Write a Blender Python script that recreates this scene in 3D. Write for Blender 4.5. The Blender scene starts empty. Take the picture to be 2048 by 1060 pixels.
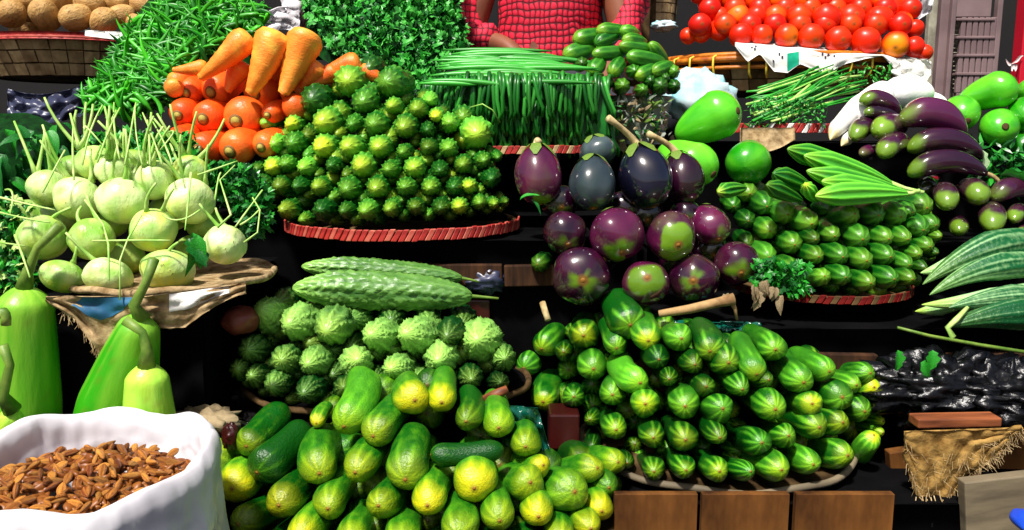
import bpy, bmesh, math, random
import numpy as np
from mathutils import Vector, Matrix, Quaternion, noise
random.seed(7); np.random.seed(7)
SC = bpy.context.scene
COL = SC.collection
PI = math.pi
# ------------------------------------------------------------------ camera, light
F = 1640.0; PITCH = math.radians(9.0); H = 1.5
cam_d = bpy.data.cameras.new('camera'); cam = bpy.data.objects.new('camera', cam_d); COL.objects.link(cam)
cam.location = (0, 0, H); cam.rotation_euler = (PI/2-PITCH, 0, 0)
cam_d.lens = 36*F/2048; cam_d.sensor_width = 36; cam_d.clip_end = 200; cam_d.clip_start = 0.02
SC.camera = cam
W = bpy.data.worlds.new("World"); SC.world = W; W.use_nodes = True
wn = W.node_tree.nodes; wl = W.node_tree.links
sky = wn.new('ShaderNodeTexSky'); sky.sky_type = 'NISHITA'; sky.sun_disc = False
SUN_EL, SUN_AZ = math.radians(60), math.radians(208)   # azimuth clockwise from +Y: behind the camera, to its left
sky.sun_elevation = SUN_EL; sky.sun_rotation = SUN_AZ; sky.dust_density = 4; sky.ozone_density = 0.3; sky.air_density = 1.0
bgn = wn['Background']; wl.new(sky.outputs[0], bgn.inputs[0]); bgn.inputs[1].default_value = 0.065
sd = bpy.data.lights.new('sun', 'SUN'); sd.energy = 4.6; sd.angle = math.radians(5); sd.color = (1, .96, .9)
sun = bpy.data.objects.new('sun', sd); COL.objects.link(sun)
sv = Vector((math.sin(SUN_AZ)*math.cos(SUN_EL), math.cos(SUN_AZ)*math.cos(SUN_EL), math.sin(SUN_EL)))
sun.rotation_euler = sv.to_track_quat('Z', 'Y').to_euler(); sun.location = sv*10
SC.view_settings.view_transform = 'Standard'; SC.view_settings.look = 'None'
SC.view_settings.gamma = 1; SC.view_settings.use_curve_mapping = False
SC.view_settings.exposure = 0.55
SC.render.engine = 'CYCLES'
SC.cycles.max_bounces = 6; SC.cycles.diffuse_bounces = 2; SC.cycles.glossy_bounces = 3
SC.cycles.use_denoising = True
CP = Vector((0, 0, H)); FW = Vector((0, math.cos(PITCH), -math.sin(PITCH))); UP = Vector((0, math.sin(PITCH), math.cos(PITCH)))
def P(px, py, Y):
    "the place in the market, Y metres in front of the viewer, that the photograph shows at px, py"
    d = FW + Vector((1, 0, 0))*((px-1024)/F) - UP*((py-530)/F)
    return CP + d*(Y/d.y)
def dep(p): return (p-CP).dot(FW)
def pr(r, p): return r*dep(p)/F
# ------------------------------------------------------------------ materials
def S(r, g, b):
    f = lambda c: ((c/255+.055)/1.055)**2.4 if c > 10 else c/255/12.92
    return (f(r), f(g), f(b), 1)
def newmat(name):
    m = bpy.data.materials.new(name); m.use_nodes = True
    return m, m.node_tree.nodes, m.node_tree.links, m.node_tree.nodes['Principled BSDF']
def mixc(n, l, fac, a, b, mode='MIX'):
    x = n.new('ShaderNodeMix'); x.data_type = 'RGBA'; x.blend_type = mode; x.clamp_factor = True
    for s, v in ((0, fac), (6, a), (7, b)):
        if hasattr(v, 'default_value') or isinstance(v, bpy.types.NodeSocket): l.new(v, x.inputs[s])
        else: x.inputs[s].default_value = v
    return x.outputs[2]
def mth(n, l, op, a, b=0.0, clamp=False):
    x = n.new('ShaderNodeMath'); x.operation = op; x.use_clamp = clamp
    for s, v in ((0, a), (1, b)):
        if isinstance(v, bpy.types.NodeSocket): l.new(v, x.inputs[s])
        else: x.inputs[s].default_value = v
    return x.outputs[0]
def tex(n, l, kind='noise', scale=10, detail=3, coord='Object', stretch=None, rough=.55):
    tc = n.new('ShaderNodeTexCoord'); out = tc.outputs[coord]
    if stretch:
        mp = n.new('ShaderNodeMapping'); mp.inputs['Scale'].default_value = stretch; l.new(out, mp.inputs[0]); out = mp.outputs[0]
    t = n.new('ShaderNodeTexNoise' if kind == 'noise' else 'ShaderNodeTexVoronoi')
    t.inputs['Scale'].default_value = scale
    if kind == 'noise': t.inputs['Detail'].default_value = detail; t.inputs['Roughness'].default_value = rough
    l.new(out, t.inputs['Vector'])
    return t.outputs[0]
def bump(n, l, b, h, strength, dist=.002):
    x = n.new('ShaderNodeBump'); x.inputs['Strength'].default_value = strength; x.inputs['Distance'].default_value = dist
    l.new(h, x.inputs['Height']); l.new(x.outputs[0], b.inputs['Normal'])
def veg(name, dark, light, yellow, rough=.35, spec=.5, coat=0, ns=1.2, nk=.5, bs=.25, bsc=6, spots=None, stretch=(1, 1, 3)):
    """skin of a vegetable. Mesh attribute col: R ripe or odd-coloured patches, G pale streaks, B stem or scar.
    Object colour: r how ripe, g how pale, b brightness of this one."""
    m, n, l, b = newmat(name)
    at = n.new('ShaderNodeAttribute'); at.attribute_name = 'col'
    sp = n.new('ShaderNodeSeparateColor'); l.new(at.outputs['Color'], sp.inputs[0])
    oi = n.new('ShaderNodeObjectInfo'); so = n.new('ShaderNodeSeparateColor'); l.new(oi.outputs['Color'], so.inputs[0])
    nz = tex(n, l, 'noise', ns, 4, 'Object', stretch)
    nn = mth(n, l, 'MULTIPLY', mth(n, l, 'SUBTRACT', nz, .5), nk*2)
    g = mth(n, l, 'ADD', mth(n, l, 'ADD', sp.outputs[1], nn), mth(n, l, 'SUBTRACT', so.outputs[1], .5), True)
    c = mixc(n, l, g, dark, light)
    y = mth(n, l, 'MULTIPLY', mth(n, l, 'ADD', sp.outputs[0], mth(n, l, 'MULTIPLY', nn, .3)), mth(n, l, 'MULTIPLY', so.outputs[0], 2.0), True)
    c = mixc(n, l, y, c, yellow)
    if spots:
        v = tex(n, l, 'noise', spots[0], 2, 'Object', stretch)
        k = mth(n, l, 'GREATER_THAN', v, spots[1]); c = mixc(n, l, mth(n, l, 'MULTIPLY', k, .8), c, spots[2])
    c = mixc(n, l, sp.outputs[2], c, S(120, 85, 35))
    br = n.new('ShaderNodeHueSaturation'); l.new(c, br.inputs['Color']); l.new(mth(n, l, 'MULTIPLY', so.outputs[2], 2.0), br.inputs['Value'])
    l.new(br.outputs[0], b.inputs['Base Color'])
    b.inputs['Roughness'].default_value = rough; b.inputs['Specular IOR Level'].default_value = spec
    b.inputs['Coat Weight'].default_value = coat; b.inputs['Coat Roughness'].default_value = .08
    bump(n, l, b, tex(n, l, 'noise', bsc, 4, 'Object', stretch), bs, .003)
    return m
def plain(name, c1, c2=None, scale=20, rough=.6, spec=.4, bs=.3, bd=.003, detail=5, stretch=None, coat=0, alpha=1, transm=0, lo=.35, hi=.65, metal=0):
    m, n, l, b = newmat(name)
    t = tex(n, l, 'noise', scale, detail, 'Object', stretch)
    r = n.new('ShaderNodeMapRange'); r.inputs[1].default_value = lo; r.inputs[2].default_value = hi; l.new(t, r.inputs[0])
    l.new(mixc(n, l, r.outputs[0], c1, c2 or c1), b.inputs['Base Color'])
    b.inputs['Roughness'].default_value = rough; b.inputs['Specular IOR Level'].default_value = spec
    b.inputs['Coat Weight'].default_value = coat; b.inputs['Alpha'].default_value = alpha; b.inputs['Transmission Weight'].default_value = transm
    b.inputs['Metallic'].default_value = metal
    if bs: bump(n, l, b, t, bs, bd)
    return m
M = {}
M['cuc'] = veg('cucumber_skin', S(4, 76, 8), S(100, 195, 42), S(195, 205, 20), .34, .5, 0, 1.3, .26, .35, 9)
M['cuc_front'] = veg('ripe_cucumber_skin', S(6, 86, 10), S(92, 172, 28), S(188, 184, 16), .34, .5, 0, 1.8, .5, .5, 9, (5.5, .74, S(70, 60, 15)))
M['kar'] = veg('bitter_gourd_skin', S(8, 92, 16), S(110, 200, 62), S(195, 212, 45), .38, .45, 0, 2, .3)
M['karp'] = veg('large_bitter_gourd_skin', S(4, 72, 14), S(150, 205, 95), S(190, 210, 60), .38, .5, 0, 2, .3)
M['tin'] = veg('small_gourd_skin', S(5, 76, 10), S(82, 165, 42), S(185, 205, 45), .33, .5, 0, 2, .3)
M['ridge'] = veg('ridged_gourd_skin', S(12, 100, 20), S(110, 205, 55), S(190, 225, 60), .38, .5, 0, 1, .2)
M['snake'] = veg('streaked_gourd_skin', S(8, 85, 40), S(170, 215, 150), S(170, 205, 60), .4, .5, 0, 3, .4, .4, 5, None, (1, 1, 14))
M['bri'] = veg('round_aubergine_skin', S(38, 5, 30), S(88, 20, 58), S(92, 128, 22), .17, .65, .65, .9, .35, .12, 3, None, (1, 1, 1.5))
M['brl'] = veg('long_aubergine_skin', S(36, 6, 30), S(82, 22, 62), S(105, 140, 35), .16, .65, .7, .8, .3, .12, 3, None, (1, 1, 2))
M['navy'] = veg('dark_aubergine_skin', S(10, 9, 24), S(26, 28, 54), S(60, 95, 40), .15, .7, .8, .9, .3, .12, 3, None, (1, 1, 1.5))
M['greyb'] = veg('grey_aubergine_skin', S(32, 44, 52), S(72, 84, 86), S(45, 95, 35), .22, .55, .45, .9, .4, .15, 3, None, (1, 1, 1.5))
M['kohl'] = veg('kohlrabi_skin', S(135, 190, 66), S(222, 238, 170), S(215, 222, 80), .36, .5, 0, 1.6, .6, .45, 6, (6, .70, S(120, 120, 60)), (1, 1, 1))
M['papaya'] = veg('smooth_green_squash_skin', S(28, 140, 14), S(105, 205, 42), S(160, 215, 60), .26, .5, .25, 1.0, .6, .12, 5, None, (1, 1, 1))
M['bottle'] = veg('bottle_gourd_skin', S(45, 150, 10), S(165, 215, 70), S(190, 212, 60), .36, .4, 0, 1.2, .5, .3, 6, None, (1, 1, 1))
M['tom'] = veg('tomato_skin', S(215, 20, 1), S(242, 58, 3), S(248, 145, 15), .36, .35, .05, .8, .3, .05, 3, None, (1, 1, 1))
M['car'] = veg('carrot_skin', S(225, 44, 1), S(250, 92, 8), S(252, 178, 66), .38, .45, 0, 1, .3, .4, 5, None, (1, 1, 9))
M['pot'] = veg('potato_skin', S(150, 108, 55), S(215, 172, 105), S(95, 62, 30), .6, .3, 0, 2.2, 1.0, .9, 7, (7, .66, S(110, 75, 40)), (1, 1, 1))
M['chi'] = veg('chilli_skin', S(12, 112, 10), S(75, 195, 32), S(150, 215, 60), .4, .45, 0, 1, .3, .05, 4)
M['bean'] = veg('bean_skin', S(10, 92, 18), S(70, 175, 60), S(190, 225, 150), .35, .5, 0, 1, .4, .1, 4)
M['rad'] = veg('radish_skin', S(240, 238, 228), S(250, 250, 246), S(225, 205, 150), .35, .5, 0, 1.2, .4, .2, 5, None, (1, 1, 5))
M['alm'] = veg('almond_skin', S(112, 48, 12), S(215, 142, 58), S(235, 175, 75), .42, .4, 0, 1.2, .5, .7, 8, None, (3, 3, 1))
M['stem'] = plain('green_stem', S(135, 195, 70), S(195, 220, 130), 40, .45)
M['darkstem'] = plain('olive_stem', S(70, 110, 30), S(125, 150, 60), 40, .5)
M['dry'] = plain('dry_stem', S(150, 125, 80), S(205, 185, 135), 60, .7)
M['scar'] = plain('blossom_scar', S(120, 75, 15), S(160, 110, 30), 60, .7)
M['core'] = plain('carrot_crown', S(150, 140, 50), S(190, 170, 80), 90, .7)
M['coredark'] = plain('carrot_crown_ring', S(95, 62, 22), S(150, 105, 45), 90, .7)
M['leaf'] = plain('leaf', S(15, 110, 20), S(50, 165, 40), 30, .4, .5)
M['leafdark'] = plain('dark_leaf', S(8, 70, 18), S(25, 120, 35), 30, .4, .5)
M['coriander'] = plain('coriander_leaf', S(12, 105, 25), S(90, 200, 75), 35, .45, .4, 0, lo=.3, hi=.7)
M['white_leaf'] = plain('pale_leaf', S(150, 205, 120), S(215, 235, 195), 30, .5)
M['teal'] = plain('green_plastic_sheet', S(5, 62, 52), S(15, 100, 80), 20, .18, .7, .5, .004, coat=.5)
M['black'] = plain('shade_black_cloth', (.0016, .0016, .002, 1), (.004, .0038, .0042, 1), 12, .9, .03, .5)  # near-black puts the darkness under and between the trays into the colour
M['blackplastic'] = plain('black_plastic', (.002, .002, .003, 1), (.004, .004, .005, 1), 28, .28, .4, 1, .006, 6)
M['floor'] = plain('dirt_floor', (.02, .016, .013, 1), (.04, .033, .026, 1), 3, .9)
M['wall'] = plain('dark_interior_wall', (.003, .003, .004, 1), (.009, .008, .008, 1), 3, .9)  # near-black colour stands in for the unlit depth behind the stall
M['cane'] = plain('cane', S(165, 132, 88), S(208, 178, 128), 50, .6, stretch=(1, 1, 1))
M['canedark'] = plain('old_cane', S(60, 44, 26), S(105, 82, 52), 30, .75, .1)
M['oldcane'] = plain('weathered_cane', S(125, 96, 60), S(172, 142, 98), 30, .7)
M['dimred'] = plain('dull_red_cane', S(75, 12, 12), S(120, 30, 26), 60, .7, .1)
M['shade'] = plain('heap_shade_green', S(2, 30, 6), S(8, 62, 14), 60, .8, .1)  # dark green paints the shade inside the leaf and chilli heaps
M['redcane'] = plain('red_dyed_cane', S(130, 18, 20), S(190, 55, 48), 60, .55)
M['pinkcane'] = plain('pink_dyed_cane', S(175, 60, 55), S(205, 105, 85), 60, .55)
M['bamboo'] = plain('bamboo', S(150, 72, 12), S(205, 125, 30), 18, .4, stretch=(1, 4, 4))
M['tie'] = plain('yellow_tie', S(235, 190, 40), S(245, 215, 80), 50, .5)
M['paper'] = plain('newsprint', S(205, 200, 195), S(240, 238, 232), 18, .8, .1, .4, .004)
M['ink'] = plain('ink', S(45, 45, 60), S(75, 75, 90), 90, .8, .1, 0)
M['tealink'] = plain('green_ink', S(20, 145, 110), S(35, 165, 130), 60, .8, .1, 0)
M['wood'] = plain('plywood', S(48, 26, 10), S(150, 96, 44), 11, .7, .15, .7, .004, stretch=(1, 1, .35), lo=.36, hi=.68)
M['oldwood'] = plain('old_dark_wood', S(30, 18, 12), S(72, 46, 28), 9, .8, .15, .5, .003, stretch=(6, 1, 1))
M['woodred'] = plain('red_brown_wood', S(85, 42, 20), S(150, 84, 46), 8, .55, stretch=(1, 8, 8))
M['woodgrey'] = plain('grey_wood', S(85, 75, 58), S(125, 112, 88), 8, .7, stretch=(1, 1, 5))
M['twig'] = plain('bark_stick', S(120, 88, 52), S(185, 150, 100), 30, .8)
M['burlap'] = plain('frayed_sacking', S(120, 95, 62), S(185, 160, 120), 60, .9, .1, .8, .004)
M['straw'] = plain('straw_matting', S(110, 80, 38), S(170, 135, 75), 45, .9, .1, .9, .006, stretch=(1, 1, 1))
M['fray'] = plain('loose_fibre', S(120, 95, 58), S(185, 160, 115), 60, .8)
M['blueprint'] = plain('blue_print', S(25, 75, 110), S(40, 105, 140), 40, .7)
M['whitebag'] = plain('white_plastic_film', S(205, 200, 206), S(238, 236, 239), 7, .3, .5, .7, .022, 3)
M['bluefilm'] = plain('pale_blue_film', S(120, 205, 215), S(222, 236, 238), 9, .35, .5, .6, .006)
M['clear'] = plain('cloudy_plastic_wrap', S(105, 115, 105), S(165, 170, 155), 14, .18, .6, .8, .01, coat=.6)
M['greyfilm'] = plain('grey_blue_plastic', S(22, 24, 42), S(62, 66, 92), 6, .35, .5, .6, .006)
M['crate'] = plain('mauve_grey_plastic', S(100, 80, 82), S(138, 116, 116), 5, .55)
M['crateback'] = plain('dusty_crate_inside', S(120, 116, 100), S(185, 180, 160), 25, .8)
M['redpaint'] = plain('red_paint', S(185, 10, 35), S(205, 22, 48), 2, .5, .4, .1)
M['whitepaint'] = plain('white_paint', S(225, 190, 190), S(240, 225, 220), 30, .6)
M['skin'] = plain('skin', S(110, 62, 42), S(135, 80, 55), 12, .5)
M['hair'] = plain('black_hair', (.008, .007, .006, 1), (.015, .012, .01, 1), 60, .5)
M['trouser'] = plain('dark_trousers', (.02, .02, .03, 1), (.03, .03, .04, 1), 30, .9)
M['blue'] = plain('blue_plastic', S(20, 60, 185), S(40, 90, 220), 6, .35)
M['maroon'] = plain('dark_red_plastic', S(38, 4, 4), S(58, 8, 7), 6, .4)
M['onion'] = plain('onion_skin', S(90, 30, 30), S(150, 75, 60), 20, .3)
M['dryleaf'] = plain('dried_leaf', S(95, 78, 52), S(165, 145, 110), 30, .8)
def shirt_mat():
    m, n, l, b = newmat('red_check_cloth')
    tc = n.new('ShaderNodeTexCoord'); sx = n.new('ShaderNodeSeparateXYZ')
    wob = n.new('ShaderNodeTexNoise'); wob.inputs['Scale'].default_value = 14; l.new(tc.outputs['Object'], wob.inputs[0])
    va = n.new('ShaderNodeVectorMath'); va.operation = 'MULTIPLY_ADD'; va.inputs[1].default_value = (.03,)*3
    l.new(wob.outputs['Color'], va.inputs[0]); l.new(tc.outputs['Object'], va.inputs[2]); l.new(va.outputs[0], sx.inputs[0])
    def tri(s, per):
        return mth(n, l, 'ABSOLUTE', mth(n, l, 'SINE', mth(n, l, 'MULTIPLY', s, PI/per)))
    a = tri(sx.outputs[0], .0155); c = tri(sx.outputs[2], .0175)
    k = mth(n, l, 'MULTIPLY', mth(n, l, 'POWER', a, .6), mth(n, l, 'POWER', c, .6))
    r = n.new('ShaderNodeMapRange'); r.inputs[1].default_value = .25; r.inputs[2].default_value = .7; l.new(k, r.inputs[0])
    l.new(mixc(n, l, r.outputs[0], S(95, 2, 18), S(232, 28, 62)), b.inputs['Base Color'])
    b.inputs['Roughness'].default_value = .75
    bump(n, l, b, k, .5, .004)
    return m
M['shirt'] = shirt_mat()
# ------------------------------------------------------------------ object helpers
def tag(o, label=None, cat=None, group=None, kind=None):
    if label: o['label'] = label
    if cat: o['category'] = cat
    if group: o['group'] = group
    if kind: o['kind'] = kind
    return o
def link(name, me, parent=None, loc=None, mat=None):
    o = bpy.data.objects.new(name, me); COL.objects.link(o)
    if mat is not None and me is not None and len(me.materials) == 0: me.materials.append(mat)
    if parent is not None: o.parent = parent
    if loc is not None: o.location = loc
    return o
def mesh(name, V, Fc, mat=None, smooth=True, col=None):
    me = bpy.data.meshes.new(name); me.from_pydata([tuple(v) for v in V], [], Fc); me.update()
    if smooth: me.polygons.foreach_set('use_smooth', [True]*len(me.polygons))
    if mat: me.materials.append(mat)
    if col is not None:
        a = me.color_attributes.new('col', 'FLOAT_COLOR', 'POINT')
        a.data.foreach_set('color', [c for v in col for c in (v[0], v[1], v[2], 1)])
    return me
def empty(name, loc, rz=0):
    o = bpy.data.objects.new(name, None); COL.objects.link(o); o.location = loc; o.rotation_euler = (0, 0, rz); o.empty_display_size = .02
    return o
def lathe(name, rf, mat, seg=20, rings=20, disp=None, bend=None, colf=None, ts=None):
    "body of revolution along +Z from 0 to 1; disp(theta, t) multiplies the radius; bend(t) shifts x"
    if ts is None: ts = [(1-math.cos(PI*i/rings))/2 for i in range(rings+1)]
    V, Cc, Fc = [], [], []
    for t in ts:
        r0 = rf(t); bx = bend(t) if bend else 0
        for j in range(seg):
            th = 2*PI*j/seg; r = r0*(disp(th, t) if disp else 1)
            V.append((r*math.cos(th)+bx, r*math.sin(th), t)); Cc.append(colf(th, t) if colf else (0, 0, 0))
    n = len(ts)
    for i in range(n-1):
        for j in range(seg):
            a, b = i*seg+j, i*seg+(j+1) % seg
            Fc.append((a, b, b+seg, a+seg))
    Fc.append(tuple(range(seg-1, -1, -1))); Fc.append(tuple((n-1)*seg+j for j in range(seg)))
    return mesh(name, V, Fc, mat, True, Cc)
def tube(name, pts, rad, mat, seg=6, caps=True):
    "tube along pts; rad a number or list"
    V, Fc = [], []; n = len(pts); pts = [Vector(p) for p in pts]
    prev = None
    for i, p in enumerate(pts):
        t = (pts[min(i+1, n-1)]-pts[max(i-1, 0)]).normalized()
        if prev is None: u = t.orthogonal().normalized()
        else:
            u = prev - t*prev.dot(t); u = u.normalized() if u.length > 1e-6 else t.orthogonal().normalized()
        prev = u; w = t.cross(u); r = rad[i] if isinstance(rad, (list, tuple)) else rad
        for j in range(seg):
            a = 2*PI*j/seg; V.append(p + (u*math.cos(a)+w*math.sin(a))*r)
    for i in range(n-1):
        for j in range(seg):
            a, b = i*seg+j, i*seg+(j+1) % seg; Fc.append((a, b, b+seg, a+seg))
    if caps: Fc.append(tuple(range(seg-1, -1, -1))); Fc.append(tuple((n-1)*seg+j for j in range(seg)))
    return mesh(name, V, Fc, mat)
def bez(a, b, c, n=8):
    a, b, c = Vector(a), Vector(b), Vector(c)
    return [a*(1-t)**2+b*2*t*(1-t)+c*t*t for t in [i/(n-1) for i in range(n)]]
def box(name, x0, x1, y0, y1, z0, z1, mat, parent=None, bev=.004):
    c = Vector(((x0+x1)/2, (y0+y1)/2, (z0+z1)/2)); bm = bmesh.new(); bmesh.ops.create_cube(bm, size=1)
    bmesh.ops.scale(bm, vec=(x1-x0, y1-y0, z1-z0), verts=bm.verts)
    if bev: bmesh.ops.bevel(bm, geom=bm.edges[:], offset=bev, segments=2, affect='EDGES', profile=.5)
    me = bpy.data.meshes.new(name); bm.to_mesh(me); bm.free()
    if parent is not None: c = c - parent.location
    return link(name, me, parent, c, mat)
def sheet(name, fn, nu, nv, mat, thick=.0, wrap=False):
    "surface fn(u,v) with u,v in 0..1"
    V = [fn(i/nu, j/nv) for i in range(nu+1) for j in range(nv+1)]
    Fc = [(i*(nv+1)+j, (i+1)*(nv+1)+j, (i+1)*(nv+1)+j+1, i*(nv+1)+j+1) for i in range(nu) for j in range(nv)]
    me = mesh(name, V, Fc, mat)
    if thick:
        N = [v.normal.copy() for v in me.vertices]; n = len(V); W2 = nv+1
        V2 = list(V)+[Vector(V[i])-N[i]*thick for i in range(n)]
        F2 = Fc+[tuple(i+n for i in reversed(f)) for f in Fc]
        ed = [i for i in range(W2)]+[i*W2+nv for i in range(1, nu+1)]+[nu*W2+j for j in range(nv-1, -1, -1)]+[i*W2 for i in range(nu-1, 0, -1)]
        F2 += [(ed[k], ed[k-1], ed[k-1]+n, ed[k]+n) for k in range(len(ed))]
        bpy.data.meshes.remove(me); me = mesh(name, V2, F2, mat)
    return me
def join_meshes(name, items, mat, colors=False):
    "items: list of (V list, faces list) -> one mesh"
    V, Fc = [], []
    for v, f in items:
        o = len(V); V.extend(v); Fc.extend([tuple(i+o for i in q) for q in f])
    return mesh(name, V, Fc, mat)
def nz(x, y, z=0): return noise.noise(Vector((x, y, z)))
def rnd(a, b): return random.uniform(a, b)
def frame(o, A, B, R, spin=0, Rx=None):
    d = B-A; o.location = A
    q = d.to_track_quat('Z', 'Y') @ Quaternion((0, 0, 1), spin)
    o.rotation_mode = 'QUATERNION'; o.rotation_quaternion = q
    o.scale = (Rx or R, R, d.length)
ORD = ['first', 'second', 'third', 'fourth', 'fifth', 'sixth', 'seventh', 'eighth', 'ninth', 'tenth', 'eleventh', 'twelfth', 'thirteenth', 'fourteenth', 'fifteenth', 'sixteenth', 'seventeenth', 'eighteenth', 'nineteenth', 'twentieth']
def where(i, n):
    if n == 1: return 'alone'
    if i == 0: return 'leftmost'
    if i == n-1: return 'rightmost'
    if i < n/2: return ORD[i]+' from left'
    return ORD[n-1-i]+' from right'
def rowname(i, n):
    if i == 0: return 'top row'
    if i == n-1: return 'bottom row'
    return ORD[i]+' row down'
# ------------------------------------------------------------------ prototypes (unit length, unit radius)
def cap(t, c0, c1, p0=1.0, p1=1.0):
    if t < c0: return max(0.0, 1-(1-t/c0)**2)**(.5*p0)
    if t > 1-c1: return max(0.0, 1-(1-(1-t)/c1)**2)**(.5*p1)
    return 1.0
def ucol(th, t, k, seed, n, yl):
    s = .5+.5*math.cos(n*th + 2.6*nz(math.cos(th)*2, math.sin(th)*2, seed) + .8*math.sin(5*t+seed)) - .28*(.5+nz(math.cos(th)*5, math.sin(th)*5, t*7+seed))
    st = min(1, max(0, (s-.56)/.24))*max(0, 1-t*(2.3 if k > .9 else 1.4))*k
    y = max(0, 1-t/yl)**1.1*(.62+.6*st) + .25*st*max(0, 1-t*2.2)
    return (min(1, y), min(1, .08+st*.95 - .1*t + max(0, .5-t*9)*.7), 1.0 if t < .004 else 0)
PROTO = {}
def add_proto(kind, me, parts=()): PROTO.setdefault(kind, []).append((me, parts))
for v in range(7):
    bd = (0, .4, -.3, .55, -.45, .2, .65)[v]
    f = lambda t, v=v: cap(t, .2, .24, 1, 1.05)*(1-.10*t + .07*math.sin(3.5*t+v*1.7))
    dz = lambda th, t, v=v: 1+.04*math.cos(3*th+v)+.07*nz(math.cos(th)*1.2, math.sin(th)*1.2, t*3+v*7)
    b = lambda t, bd=bd: bd*(4*t*(1-t))*.6
    scar = lathe('blossom_scar', lambda t: .12*cap(t, .7, .3), M['scar'], 8, 4)
    for V_ in scar.vertices: V_.co.z = V_.co.z*.02-.003
    for mk, nm in (('cuc', 'cucumber'), ('cuc_front', 'ripe_cucumber')):
        add_proto(mk, lathe(nm, f, M[mk], 30, 22, dz, b, lambda th, t, v=v, mk=mk: ucol(th, t, 1.0 if mk == 'cuc' else .6, v*3.1, 11 if mk == 'cuc' else 9, .075 if mk == 'cuc' else .17)), [('blossom_scar', scar)])
def kfun(th, t, v, n, amp):
    a = abs(math.cos(n*th/2))**1.5
    return 1 - amp*.9 + amp*1.1*a*(1+.5*math.sin(46*t+2*math.cos(n*th/2))) + amp*.9*max(0, nz(math.cos(th)*5, math.sin(th)*5, t*22+v*9))
for v in range(4):
    def kd_(th, t, v=v, n=12, m=8, a=.17):
        ph = PI*(int(t*m*2) % 2)*0
        return .93+a*max(0, math.cos(n*th+3.2*nz(math.cos(th)*2, math.sin(th)*2, t*4+v*3)))**1.5*max(0, math.cos(2*PI*m*t+1.5*math.sin(n*.5*th+v)))+.06*nz(math.cos(th)*4, math.sin(th)*4, t*12+v*9)+.05*nz(math.cos(th)*1.2, math.sin(th)*1.2, v*3)
    add_proto('kar', lathe('spiny_gourd', lambda t, v=v: (min(1, ((t+.0015)/.24))**.5 if t < .24 else cap(t, .01, .55))*.97, M['kar'], 60, 46, kd_, None,
        lambda th, t, v=v: (max(0, 1-t/.22)*1.0, .12+.75*max(0, math.cos(12*th+3.2*nz(math.cos(th)*2, math.sin(th)*2, t*4+v*3)))**1.5*(1-t*.6)*max(0, .3+.7*math.cos(2*PI*8*t+1.5*math.sin(6*th+v)))+max(0, .3-t*2), 0)))
    def kp_(th, t, v=v):
        lob = abs(math.cos(5*th+1.8*nz(math.cos(th)*2, math.sin(th)*2, t*5+v*3)))
        return .90+.055*lob**1.5+.15*(.35+.65*lob)*max(0, math.sin(2*PI*15*t+4*math.sin(5*th)+v+3*nz(math.cos(th)*2, math.sin(th)*2, t*5)))**1.2+.16*max(0, nz(math.cos(th)*6, math.sin(th)*6, t*20+v*9))
    add_proto('karp', lathe('bitter_gourd', lambda t, v=v: (min(1, ((t+.001)/.26))**.52 if t < .26 else (1-.12*(t-.26) if t < .6 else max(0, .96*cap(t, .01, .42)))), M['karp'], 60, 90, kp_, lambda t, v=v: (.25, -.2, .1, .3)[v]*4*t*(1-t),
        lambda th, t, v=v: (max(0, .7-t/.3)*.6, .02+.85*abs(math.cos(5*th+1.8*nz(math.cos(th)*2, math.sin(th)*2, t*5+v*3)))**2.2*(.25+.75*max(0, 1-t*2.6))*(.5+.5*max(0, math.sin(2*PI*17*t+3*math.sin(5*th)+v)))+max(0, .35-t*1.6), 0)))
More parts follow.
